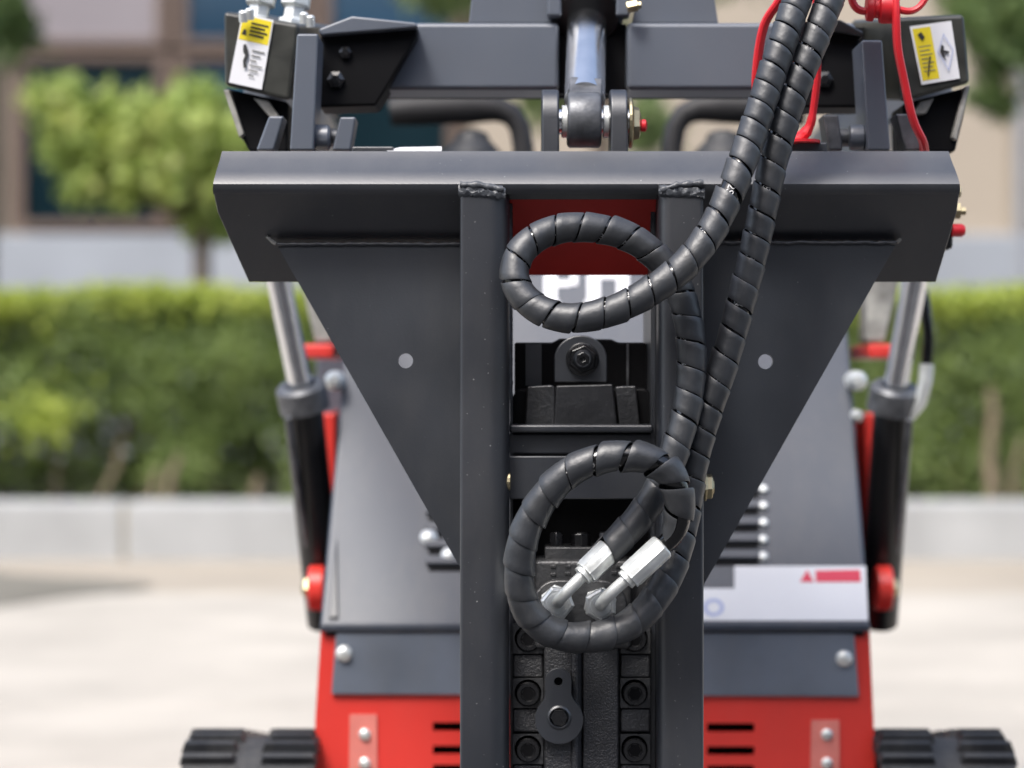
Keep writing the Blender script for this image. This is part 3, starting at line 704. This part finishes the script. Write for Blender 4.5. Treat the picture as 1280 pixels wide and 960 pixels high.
# welds along the gusset tops
def weld(pts, r, seed, m='weld', parent=bk, n=10, step=.004, amp=.35, mname='weld_bead'):
    pts = [Vector(p) for p in pts]; out = []; rs_ = []
    for a, b in zip(pts[:-1], pts[1:]):
        k = max(2, int((b - a).length / step))
        for i in range(k): out.append(a.lerp(b, i / k))
    out.append(pts[-1])
    o2 = []
    for i, p in enumerate(out):
        j = mnoise.noise(p * 160 + Vector((seed, 0, 0))) ; j2 = mnoise.noise(p * 120 + Vector((0, seed, 5)))
        o2.append(p + Vector((0, j * r * .3, j2 * r * .5))); rs_.append(r * (1 + amp * j + .18 * math.sin(i * 1.7)))
    return obj(mname, MB().tube(o2, rs_, n), m, parent)
# gussets (with a hole each)
GD = 3.066
gl = pxp([(345, 304), (580, 304), (580, 714), (573, 706)], GD, .010, [circ(507, 451, 9.3)])
obj('gusset', gl, 'frame', bk, label='left triangular gusset with one round hole')
gr_ = pxp([(1122, 302), (880, 302), (878, 734)], GD, .010, [circ(957, 452, 9.3)])
obj('gusset', gr_, 'frame', bk, label='right triangular gusset with one round hole')
weld([P(347, 305, GD - .002), P(576, 305, GD - .002)], .0024, 1, m='frame')
weld([P(1120, 303, GD - .002), P(884, 303, GD - .002)], .0024, 2, m='frame')
weld([P(345, 305, GD + .003), P(333, 296, GD + .004)], .0022, 8, m='scuff'); weld([P(1121, 303, GD + .003), P(1126, 299, GD + .004)], .0022, 9, m='scuff')
# rails: rounded rectangular tubes
def rail(x0, x1, ytop, lab):
    a, b = P(x0, 0, 3.0).x, P(x1, 0, 3.0).x; z1 = P(0, ytop, 3.0).z; z0 = .12
    L_ = x0 < 640; rL, rR = (.005, .026) if L_ else (.016, .005)
    pf = [(a + rL - rL * math.cos(t), 2.995 + rL - rL * math.sin(t)) for t in np.linspace(0, math.pi / 2, 8)] + [(b - rR + rR * math.sin(t), 2.995 + rR - rR * math.cos(t)) for t in np.linspace(0, math.pi / 2, 10)] + [(b, 3.16), (a, 3.16)]
    o = obj('rail', MB().prism([(x, y, z0) for x, y in pf], (0, 0, z1 - z0), smooth=True), 'rail', bk, label=lab)
    o.data.set_sharp_from_angle(angle=R(40))
    return o
rail(575, 637, 240, 'left upright rail of the frame'); rail(823, 879.5, 238, 'right upright rail of the frame')
def capweld(x0, x1, y, seed):
    rr = random.Random(seed); m = MB()
    n, k = 26, 9
    vs = []
    for i in range(n + 1):
        u = i / n
        for j in range(k + 1):
            v = j / k
            p = P(x0 + (x1 - x0) * u, y, 2.996)
            e = min(1, min(u, 1 - u) * 9)
            hh = (math.sin(math.pi * min(1, v * 1.0)) ** .6)
            nz = mnoise.noise(Vector((u * 9 + seed, v * 4, 0))) ; n2 = mnoise.noise(Vector((u * 22, v * 9, seed)))
            dz = .007 * (1 - v) - .008 * v + .0035 * nz - .004 * u
            dy = -(  .0045 * hh * (.6 + .4 * e) + .003 * nz * hh + .0015 * n2)
            vs.append(p + Vector((.001 * n2, dy, dz + (.002 * n2))))
    fs = [(i * (k + 1) + j, (i + 1) * (k + 1) + j, (i + 1) * (k + 1) + j + 1, i * (k + 1) + j + 1) for i in range(n) for j in range(k)]
    m.add(vs, fs, True)
    return obj('weld_bead', m, 'weld', bk)
capweld(573, 632, 238, 3); capweld(823, 881, 238, 7)
weld([P(576, 232, 2.995), P(596, 231, 2.994), P(629, 236, 2.995)], .0042, 6, amp=.5)
weld([P(826, 237, 2.995), P(850, 231, 2.994), P(879, 230, 2.995)], .0042, 16, amp=.5)
# inner side plates (breaker sides)
for x0, x1 in ((637.5, 641), (817, 822.5)):
    obj('side_plate', MB().box((P(x0, 0, 3.0).x, 3.06, .1), (P(x1, 0, 3.0).x, 3.24, P(0, 252, 3.1).z)), 'frame', bk)
weld([P(637, 255, 3.05), P(636, 330, 3.055), P(637, 500, 3.055)], .004, 33, m='weld'); weld([P(824, 255, 3.05), P(824, 345, 3.055)], .004, 36, m='weld')
# ears on top for the tilt cylinder
for x0, x1 in ((677, 699), (763, 785)):
    a, b = P(x0, 0, 3.06).x, P(x1, 0, 3.06).x; pc = P(0, 150, 3.09)
    prof = [(pc.y + .036 * math.cos(t), pc.z + .039 * math.sin(t)) for t in np.linspace(0, math.pi, 14)] + [(pc.y - .036, P(0, 192, 3.05).z), (pc.y + .036, P(0, 192, 3.05).z)]
    obj('pin_ear', MB().prism([(a, y, z) for y, z in prof], (b - a, 0, 0)), 'rail', bk, bevel=.003)
pn = obj('pivot_pin', MB().cyl(P(677, 152, 3.085), P(790, 152, 3.085), .0165, 28), 'chrome', bk)
for x in (702, 753.5): obj('pin_spacer', MB().lathe(P(x, 152, 3.085), (1, 0, 0), [(.02, 0), (.021, .001), (.021, .007), (.02, .008)], 24, True), 'zinc', pn)
obj('pin_washer', MB().lathe(P(786, 154, 3.085), (1, 0, 0), [(.033, 0), (.033, .003), (.029, .005)], 28), 'gold', pn)
obj('pin_nut', MB().lathe(P(789, 154, 3.085), (1, 0, 0), [(.022, .001), (.023, .003), (.021, .010), (.014, .012)], 6, ang=.3), 'gold', pn)
obj('grease_cap', MB().lathe(P(797, 157, 3.08), (1, 0, 0), [(.005, -.004), (.005, .003), (.008, .005), (.008, .010), (.005, .012), (0, .012)], 14, True), 'redrubber', pn)
obj('white_tag', MB().prism([P(484, 188, 3.10), P(500, 184, 3.12), P(552, 183, 3.12), P(552, 188, 3.10)], (0, 0, -.0015)), 'white', bk)
obj('latch_lip', MB().box(P(440, 183, 3.10), P(492, 190, 3.10) + Vector((0, .03, 0))), 'frame', bk, bevel=.002)
obj('latch_lip', MB().box(P(985, 178, 3.10), P(1034, 190, 3.10) + Vector((0, .03, 0))), 'frame', bk, bevel=.002)
# upper bracket with bolt, box behind, cast block
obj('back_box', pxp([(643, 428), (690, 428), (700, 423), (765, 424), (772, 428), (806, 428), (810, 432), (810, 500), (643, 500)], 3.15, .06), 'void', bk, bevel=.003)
obj('box_insert', pxp([(657, 430), (677, 430), (677, 482), (657, 482)], 3.146, .003), 'frame', bk)
obj('box_insert', pxp([(783, 428), (786, 428), (786, 482), (783, 482)], 3.146, .003), 'steel', bk)
u = [(693, 478), (693, 447)] + [(726 + 33 * math.cos(t), 449 - 30 * math.sin(t)) for t in np.linspace(math.pi, 0, 16)][1:-1] + [(759, 447), (759, 478)]
br = obj('bolt_bracket', pxp(u, 3.09, .012), 'frame', bk, bevel=.002)
bc = P(728, 449, 3.09)
obj('washer', MB().lathe(bc, (0, -1, 0), [(.0215, 0), (.0215, .003), (.019, .004)], 32), 'bolt', br, bevel=.0008)
obj('hex_nut', MB().lathe(bc, (0, -1, 0), [(.0195, .003), (.0195, .013), (.017, .016), (.011, .016), (.009, .022), (.0035, .022), (.003, .018)], 6, ang=.4), 'bolt', br, bevel=.0008)
obj('bolt_end', MB().lathe(bc, (0, -1, 0), [(.012, .01), (.012, .018), (.010, .021), (.0045, .021), (.004, .015), (0, .015)], 24, True), 'frame', br)
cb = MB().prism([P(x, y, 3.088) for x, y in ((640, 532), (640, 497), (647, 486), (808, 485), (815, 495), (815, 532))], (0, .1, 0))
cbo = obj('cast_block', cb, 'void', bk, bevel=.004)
obj('cast_face', MB().prism([P(x, y, 3.076) for x, y in ((656, 532), (659, 483), (690, 481), (694, 484), (694, 532))], (0, .02, 0)), 'castfine', cbo, bevel=.0025)
obj('cast_face', MB().prism([P(x, y, 3.073) for x, y in ((692, 532), (695, 482), (766, 480), (772, 532))], (0, .02, 0)), 'brushed', cbo, bevel=.0025)
obj('cast_face', MB().prism([P(x, y, 3.076) for x, y in ((774, 532), (769, 483), (795, 482), (800, 532))], (0, .02, 0)), 'castfine', cbo, bevel=.0025)
obj('cross_plate', MB().box(P(636, 530.5, 3.045), P(817, 541, 3.045) + Vector((0, .12, 0))).box(P(637, 541, 3.06), P(816, 569, 3.06) + Vector((0, .1, 0))), 'frame', bk, bevel=.004, seg=3)
cp = obj('cross_plate', MB().box(P(634, 570, 3.035), P(818, 624, 3.035) + Vector((0, .012, 0))), 'frame', bk, bevel=.002)
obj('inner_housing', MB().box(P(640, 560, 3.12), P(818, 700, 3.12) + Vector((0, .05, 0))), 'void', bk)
# small bolts above the valve block
for x0, x1 in ((686, 704), (713, 739), (748, 765)):
    obj('block_bolt', MB().lathe(P((x0 + x1) / 2, 684, 3.075), (0, 0, 1), [((x1 - x0) / 2 / 1000 * 1.05, -.005), ((x1 - x0) / 2 / 1000 * 1.05, .017), ((x1 - x0) / 2 / 1000 * .85, .02)], 10 if x1 - x0 > 20 else 6), 'bolt', bk, bevel=.001)
obj('valve_block', MB().box(P(681, 684, 3.05), P(776, 702, 3.05) + Vector((0, .1, 0))), 'castfine', bk, bevel=.002)
vb = obj('valve_body', MB().box(P(668, 700, 3.035), P(790, 812, 3.035) + Vector((0, .1, 0))), 'castfine', bk, bevel=.006)
for (x, y) in ((688, 706), (688, 716), (706, 706), (706, 715), (712, 722), (690, 724), (770, 706), (764, 714)):
    obj('cast_mark', MB().box(P(x, y, 3.033), P(x + 7, y + 4, 3.033) + Vector((0, .004, 0))), 'castfine', vb, bevel=.001)
obj('port_boss', MB().prism([P(x, y, 3.022) for x, y in [(697 + 32 * math.cos(t), 757 - 32 * math.sin(t)) for t in np.linspace(math.pi * .5, math.pi * 1.5, 14)] + [(750 + 34 * math.cos(t), 757 - 32 * math.sin(t)) for t in np.linspace(-math.pi * .5, math.pi * .5, 14)]], (0, .02, 0)), 'castfine', vb, bevel=.003)
# main body of the breaker
body = obj('breaker_body', MB().box(P(640, 700, 3.06), P(816, 1080, 3.06) + Vector((0, .14, 0))), 'cast', bk, bevel=.002)
obj('body_shank', MB().box((P(670, 0, 3.1).x, 3.08, .05), (P(790, 0, 3.1).x, 3.18, .30)), 'cast', bk, bevel=.01)
tt = MB().tube([Vector((P(730, 0, 3.1).x, 3.13, .06)), Vector((P(730, 0, 3.1).x, 3.13, .03)), Vector((P(730, 0, 3.1).x, 3.13, .004))], [.03, .03, .012], 20)
obj('chisel', tt, 'steel', bk)
obj('centre_rib', MB().box(P(680, 792, 3.035), P(727, 1075, 3.035) + Vector((0, .05, 0))), 'cast', body, bevel=.005, seg=3)
obj('centre_slab', MB().box(P(728, 796, 3.04), P(773.5, 1075, 3.04) + Vector((0, .05, 0))), 'cast', body, bevel=.003)
obj('centre_ridge', MB().tube([P(719, 796, 3.036), P(719, 1070, 3.036)], .0058, 12), 'cast', body)
for side, (x0, x1, bxp) in enumerate(((641, 679, 660), (775.5, 813, 793))):
    for y in (798, 866, 936, 1006):
        obj('bolt_pad', pxp([(x0, y - 18), (x1, y - 18), (x1, y + 19), (x0, y + 19)], 3.044, .012, [circ(bxp, y, 16.8)]), 'castfine', body, bevel=.0012)
        obj('counterbore', MB().cyl(P(bxp, y, 3.0555), P(bxp, y, 3.0575), .0185), 'void', body)
        obj('pad_spacer', pxp([(x0, y + 19.6), (x1, y + 19.6), (x1, y + 49.4), (x0, y + 49.4)], 3.047, .015), 'cast', body, bevel=.003)
        c = P(bxp, y, 3.0545)
        bo = obj('socket_screw', MB().lathe(c, (0, -1, 0), [(.0152, 0), (.0152, .013), (.0138, .0148), (.0096, .0148), (.0084, .0132)], 32, True), 'bolt', body)
        obj('hex_socket', MB().lathe(c, (0, -1, 0), [(.0084, .0134), (.0078, .003), (0, .001)], 6), 'void', bo)
# paddle shaped retainer
def paddle():
    a, b, r1, r2 = (698, 852), (699, 900), 16.5, 30
    pts = [(a[0] + r1 * math.cos(t), a[1] - r1 * math.sin(t)) for t in np.linspace(R(-5), R(185), 20)]
    pts += [(a[0] - r1 + .5, 866), (a[0] - r1 - .5, 871)]
    pts += [(b[0] + r2 * math.cos(t), b[1] - r2 * math.sin(t)) for t in np.linspace(R(132), R(408), 34)]
    pts += [(a[0] + r1 + .5, 871), (a[0] + r1 - .5, 866)]
    return pts
pdl = obj('retainer_plate', pxp(paddle(), 3.018, .014, [circ(698, 852, 5.5, 18)]), 'frame', body, bevel=.0015)
obj('retainer_hole', MB().cyl(P(698, 852, 3.026), P(698, 852, 3.03), .0058, 18), 'void', pdl)
obj('retainer_screw', MB().lathe(P(699, 897, 3.018), (0, -1, 0), [(.0155, 0), (.0145, .0015), (.0125, .0022), (.0115, .0005), (.0112, -.0005)], 32, True), 'frame', pdl)
obj('retainer_socket', MB().lathe(P(699, 897, 3.0175), (0, -1, 0), [(.0115, .0004), (.0105, .0012), (.0098, -.006), (0, -.007)], 6), 'bolt', pdl)
# yellow zinc bolt ends through the rails
nb = obj('rail_bolt', MB().lathe(P(879.5, 608, 3.03), (1, 0, 0), [(.0195, 0), (.0195, .003), (.0165, .0032), (.0165, .010), (.014, .0115), (.010, .0115), (.0095, .013), (0, .013)], 6, ang=.2), 'gold', bk, bevel=.0008)
obj('rail_bolt', MB().lathe(P(633.5, 602, 3.02), (1, 0, 0), [(.012, 0), (.012, .004), (.008, .005)], 14), 'gold', bk)

# ------------------------------------------------------------------ spiral wrapped hoses
def catmull(pts, step=.0015):
    pts = [Vector(p) for p in pts]; out = []
    q = [pts[0] * 2 - pts[1]] + pts + [pts[-1] * 2 - pts[-2]]
    for i in range(1, len(q) - 2):
        p0, p1, p2, p3 = q[i - 1:i + 3]
        for k in range(60):
            t = k / 60
            out.append(.5 * ((2 * p1) + (p2 - p0) * t + (2 * p0 - 5 * p1 + 4 * p2 - p3) * t * t + (3 * p1 - p0 - 3 * p2 + p3) * t ** 3))
    out.append(pts[-1])
    A = np.array([tuple(v) for v in out])
    for _ in range(1): pass
    s = np.concatenate([[0], np.cumsum(np.linalg.norm(np.diff(A, axis=0), axis=1))])
    n = int(s[-1] / step); S = np.linspace(0, s[-1], n)
    A = np.stack([np.interp(S, s, A[:, k]) for k in range(3)], 1)
    # light smoothing
    for _ in range(60):
        A[1:-1] = .25 * A[:-2] + .5 * A[1:-1] + .25 * A[2:]
    s = np.concatenate([[0], np.cumsum(np.linalg.norm(np.diff(A, axis=0), axis=1))])
    return A, s
class Path:
    def __init__(p, pts):
        p.A, p.s = catmull(pts); p.L = p.s[-1]
        T = np.gradient(p.A, axis=0); T /= np.linalg.norm(T, axis=1)[:, None]; p.T = T
    def at(p, s):
        s = min(max(s, 0), p.L)
        c = Vector([np.interp(s, p.s, p.A[:, k]) for k in range(3)]); t = Vector([np.interp(s, p.s, p.T[:, k]) for k in range(3)]).normalized()
        n = Vector((0, -1, 0)); n = (n - t * n.dot(t)).normalized(); return c, t, n, t.cross(n)
    def near(p, px, py):
        q = np.array([[640 + a[0] / a[1] * F, 480 - (a[2] - H) / a[1] * F] for a in p.A])
        return q, p.s

def wrapped(path, s0, s1, pitch, gap, rad, seed, parent, lift=None, N=26, hand=1):
    """a plastic strip wound in a helix round the hose; pitch, gap, rad are functions of s"""
    m = MB(); vs = []; fs = []
    s = s0; th = 0.; rows = 0
    prof = [(0., -.0012), (0., .0000), (.04, .0006), (.25, .0005), (.5, .0004), (.75, .0005), (.96, .0006), (1., .0), (1., -.0012)]
    K = len(prof); cen = 0
    while s < s1:
        p_ = pitch(s); wd = p_ - gap(s); r = rad(s)
        wob = .0011 * mnoise.noise(Vector((s * 45, math.cos(th) * .6, math.sin(th) * .6 + seed)))
        sh = .0016 * mnoise.noise(Vector((s * 26, seed, 7 + math.cos(th))))
        for (u, dr) in prof:
            su = s + (u - .5) * wd + sh
            lf = (lift(s) if lift else .0006) * (1 - u) * 1.0
            c, t, n, b = path.at(su)
            a = th * hand
            rr = r + dr + wob + lf
            vs.append(c + (n * math.cos(a) + b * math.sin(a)) * rr)
        rows += 1; th += 2 * math.pi / N; s += p_ / N
    for i in range(rows - 1):
        for j in range(K - 1):
            a = i * K + j; fs.append((a, a + 1, a + K + 1, a + K))
        a = i * K; fs.append((a, a + K, a + 2 * K - 1, a + K - 1))
    fs.append(tuple(range(K))); fs.append(tuple(range((rows - 1) * K, rows * K)))
    m.add(vs, fs, True)
    o = obj('spiral_wrap', m, 'wrap', parent)
    o.data.set_sharp_from_angle(angle=R(50))
    return o

def hose_print(path, words, size, r, parent, s_start, gapw, theta=.25, count=99):
    m = MB(); v, f = text_mesh(words, size)
    w_ = max(p[0] for p in v) + size * .9; k = 0; s = s_start
    while s + w_ < path.L - .02 and k < count:
        vs = []
        for x, y, z in v:
            c, t, n, b = path.at(s + x); a = theta + (-(y - size * .35) / r)
            vs.append(c + (n * math.cos(a) - b * math.sin(a) * -1 * 1) * (r(s) if callable(r) else r))
        m.add(vs, f); s += w_ + gapw; k += 1
    return obj('hose_print', m, 'print', parent)

def make_hose(label, pts, ferr, nut_c, seed, s_end_wrap, pitch, gap, lift, hand, ri_end=None):
    """pts: (px,py,d) of the hose; ferr: (start px,py,d, end px,py,d) ferrule from hose end; nut_c"""
    path = Path([P(*q) for q in pts])
    e0, e1 = P(*ferr[0]), P(*ferr[1])
    t = thing('hydraulic_hose', label, 'hose', tuple(e1), 'spiral wrapped hydraulic hoses')
    RI = .0140
    ks = np.arange(0, path.L, .004); pp = [path.at(s)[0] for s in ks]
    rs = [RI if path.L - s > .05 else RI - (RI - .0112) * (1 - (path.L - s) / .05) for s in ks]
    tb = obj('hose', MB().tube(pp, rs, 20), 'hose', t)
    wrapped(path, .0, path.L - s_end_wrap, pitch, gap, lambda s: .0172, seed, t, lift, hand=hand)
    return t, path, RI

def nearest_s(path, px, py, lo=0., hi=9.):
    q = np.stack([640 + path.A[:, 0] / path.A[:, 1] * F, 480 - (path.A[:, 2] - H) / path.A[:, 1] * F], 1)
    d = (q[:, 0] - px) ** 2 + (q[:, 1] - py) ** 2
    d[(path.s < lo) | (path.s > hi)] = 1e9
    return path.s[int(np.argmin(d))]

def lerp_table(tab):
    xs_, ys_ = [a for a, _ in tab], [b for _, b in tab]
    return lambda s: float(np.interp(s, xs_, ys_))

def fitting(t, f0, f1, pipe, nc, seed):
    """crimped ferrule from f0 (hose side) to f1, bent pipe, swivel nut and adaptor"""
    a, b = P(*f0), P(*f1); ax = (b - a); L = ax.length
    crimp = lambda an: 1 - .06 * abs(math.sin(an * 4)) ** .5
    fr = MB().tube([a, a + ax * .03, a + ax * .06, a + ax * .90, a + ax * .93, b], [.0140, .0162, .0167, .0167, .0160, .0162], 64, sq=crimp)
    f = obj('ferrule', fr, 'zinc', t)
    obj('ferrule_collar', MB().tube([b - ax * .02, b + ax / L * .006], .0125, 32), 'zinc', f)
    cx = Path([P(*q) for q in pipe])
    obj('elbow_pipe', MB().tube([cx.at(s)[0] if True else 0 for s in np.linspace(0, cx.L, 30)], .0074, 24), 'zinc', t)
    n = P(*nc)
    nu = obj('swivel_nut', MB().lathe(n, (0, 1, 0), [(.0100, -.0035), (.0178, -.0035), (.0212, -.0005), (.0212, .012), (.0190, .0145)], 6, ang=seed), 'zinc', t, bevel=.0008)
    obj('nut_rim', MB().lathe(n, (0, 1, 0), [(.0098, .002), (.0098, -.0045), (.0130, -.0045), (.0138, -.003), (.0138, .002)], 32, True), 'zinc', nu)
    obj('adaptor', MB().lathe(n, (0, 1, 0), [(.0175, .0145), (.0212, .016), (.0212, .026), (.015, .028), (.015, .09)], 6, ang=seed + .22), 'zinc', t, bevel=.0008)

HAND = -1
A_pts = [(1075, -190, 3.08), (1040, -110, 3.02), (1012, -45, 2.975), (993, 10, 2.955), (974, 65, 2.94), (955, 122, 2.93), (938, 172, 2.92), (920, 222, 2.905), (897, 275, 2.893), (862, 325, 2.88), (818, 361, 2.875), (768, 387, 2.873),
         (715, 398, 2.875), (668, 384, 2.885), (643, 350, 2.895), (652, 313, 2.905), (690, 288, 2.915), (738, 284, 2.92), (788, 297, 2.925), (828, 328, 2.93), (853, 372, 2.935), (864, 430, 2.935), (862, 490, 2.935), (849, 545, 2.93),
         (828, 602, 2.925), (800, 645, 2.92), (776, 672, 2.915), (757, 692, 2.912), (750, 699, 2.911)]
B_pts = [(1120, -200, 3.10), (1083, -110, 3.04), (1055, -45, 2.99), (1030, 20, 2.965), (1004, 85, 2.952), (984, 140, 2.947), (967, 200, 2.944), (954, 260, 2.944), (940, 325, 2.946), (923, 390, 2.948), (906, 450, 2.95), (885, 515, 2.953), (868, 575, 2.957),
         (857, 640, 2.96), (845, 695, 2.952), (824, 742, 2.94), (788, 780, 2.93), (742, 796, 2.92), (692, 792, 2.91), (657, 760, 2.90), (649, 705, 2.89), (664, 648, 2.88), (702, 597, 2.87), (752, 573, 2.864), (803, 572, 2.862), (838, 592, 2.864), (850, 630, 2.872), (846, 664, 2.885), (830, 681, 2.895)]
pa = Path([P(*q) for q in A_pts]); pb = Path([P(*q) for q in B_pts])
sa = nearest_s(pa, 914, 238, 0, .6)
s4 = nearest_s(pa, 828, 602, .5, 3)
gapA = lambda s: float(np.interp(s, [s4 - .05, s4], [.0022, -.0008])) + .0120 * math.exp(-((s - sa) / .022) ** 2) + .0026 * mnoise.noise(Vector((s * 18, 1, 0)))
pitA = lambda s: float(np.interp(s, [0, sa - .12, sa, pa.L], [.024, .026, .031, .0315])) * (1 + .28 * math.exp(-((s - sa) / .02) ** 2)) * (1 + .10 * mnoise.noise(Vector((s * 11, 4, 0))))
liftA = lambda s: .0012 + .0008 * mnoise.noise(Vector((s * 9, 2, 2)))
hA, pathA, RI = make_hose('spiral wrapped black hose ending at the left silver elbow, looped once near the top crossbar', A_pts, (A_pts[-1], A_pts[-1]), None, 1, .009, pitA, gapA, liftA, HAND)
hose_print(pathA, '2SN 2SN', .0135, RI + .0006, hA, sa - .030, .5, .1, 1)
s1 = nearest_s(pb, 838, 600, .9, 3); sk = nearest_s(pb, 770, 572, .9, 3)
s2 = nearest_s(pb, 824, 742, .6, 3); s3 = nearest_s(pb, 702, 597, .9, 3)
gapB = lambda s: float(np.interp(s, [s2 - .06, s2, s3, s3 + .04], [.0024, -.0014, -.0010, .0022])) + .0028 * mnoise.noise(Vector((s * 15, 9, 0))) + (.0085 * math.exp(-((s - s1) / .02) ** 2)) + .0055 * math.exp(-((s - sk) / .04) ** 2)
pitB = lambda s: float(np.interp(s, [0, .12, .3, .45, .8, sk, pb.L], [.022, .023, .027, .030, .031, .036, .037])) * (1 + .12 * mnoise.noise(Vector((s * 9, 7, 0))))
liftB = lambda s: float(np.interp(s, [s2 - .06, s2, s3, s3 + .04], [.0012, .0021, .0021, .0014])) + .0026 * math.exp(-((s - s1) / .07) ** 2) + .0009 * mnoise.noise(Vector((s * 9, 5, 2)))
hB, pathB, RI = make_hose('spiral wrapped black hose ending at the right silver elbow after a big round loop', B_pts, (B_pts[-1], B_pts[-1]), None, 2, .030, pitB, gapB, liftB, HAND)
hose_print(pathB, '2SN 38 R2AT 2SN 5/8', .015, RI + .0006, hB, .10, .004, .15)
hose_print(pathA, '2SN 38 R2AT 16', .013, RI + .0006, hA, sa + .05, .004, .75)
fitting(hA, (762, 687, 2.914), (732, 716, 2.905), [(735, 713, 2.906), (722, 726, 2.903), (711, 737, 2.902), (703, 745, 2.905), (698, 751, 2.914), (697, 753, 2.93), (697, 753, 2.96)], (697, 754, 2.945), .15)
fitting(hB, (829, 682, 2.896), (786, 721.5, 2.89), [(789, 719, 2.89), (776, 730, 2.89), (765, 740, 2.893), (757, 748, 2.90), (752, 754, 2.912), (751, 756, 2.93), (751, 756, 2.96)], (751, 757, 2.947), .52)

# ------------------------------------------------------------------ red rubber dust caps with straps at the upper right
def dust(label, straps, cap, d, loc):
    t = thing('dust_cap', label, 'dust cap', loc, 'red rubber dust caps')
    for pts, r in straps:
        c = Path([P(*q) for q in pts]); n = 36
        obj('strap', MB().tube([c.at(s)[0] for s in np.linspace(0, c.L, n)], r, 14, sq=lambda a: 1 + .25 * math.cos(2 * a)), 'redrubber', t)
    for (p0, axis, prof) in cap: obj('cap', MB().lathe(P(*p0), axis, prof, 28, True), 'redrubber', t)
    return t
dust('red rubber dust cap with a long strap hanging beside the right warning sticker',
     [([(1118, -20, 3.05), (1120, 20, 3.045), (1122, 60, 3.05), (1130, 100, 3.06), (1138, 138, 3.07), (1145, 160, 3.08), (1154, 176, 3.09), (1156, 196, 3.12)], .0068),
      ([(1158, -4, 3.05), (1150, 10, 3.05), (1136, 16, 3.05), (1124, 12, 3.05)], .0055), ([(1064, -4, 3.06), (1066, 8, 3.06), (1078, 16, 3.06), (1092, 12, 3.06)], .006)],
     [((1082, 10, 3.06), (1, 0, 0), [(.010, 0), (.016, .001), (.017, .004), (.017, .009), (.013, .011), (.013, .016), (.019, .018), (.020, .022), (.020, .034), (.017, .037), (.009, .038)])], 3.05, tuple(P(1118, 0, 3.05)))
dust('red strap with flat end curling down between the two hoses and the crossbeam',
     [([(990, -30, 3.06), (974, 2, 3.07), (957, 26, 3.08), (949, 60, 3.09), (945, 100, 3.10), (946, 125, 3.11)], .0062),
      ([(1020, -10, 3.06), (1020, 30, 3.07), (1022, 90, 3.08), (1017, 135, 3.09), (1013, 158, 3.095), (1004, 170, 3.10), (990, 176, 3.10)], [.006] * 28 + [.0072] * 3 + [.009] * 3 + [.007] * 2)],
     [((1000, 178, 3.10), (0, 0, 1), [(.026, -.001), (.026, .0025), (.012, .004), (.006, .008)])], 3.07, tuple(P(1000, 178, 3.10)))
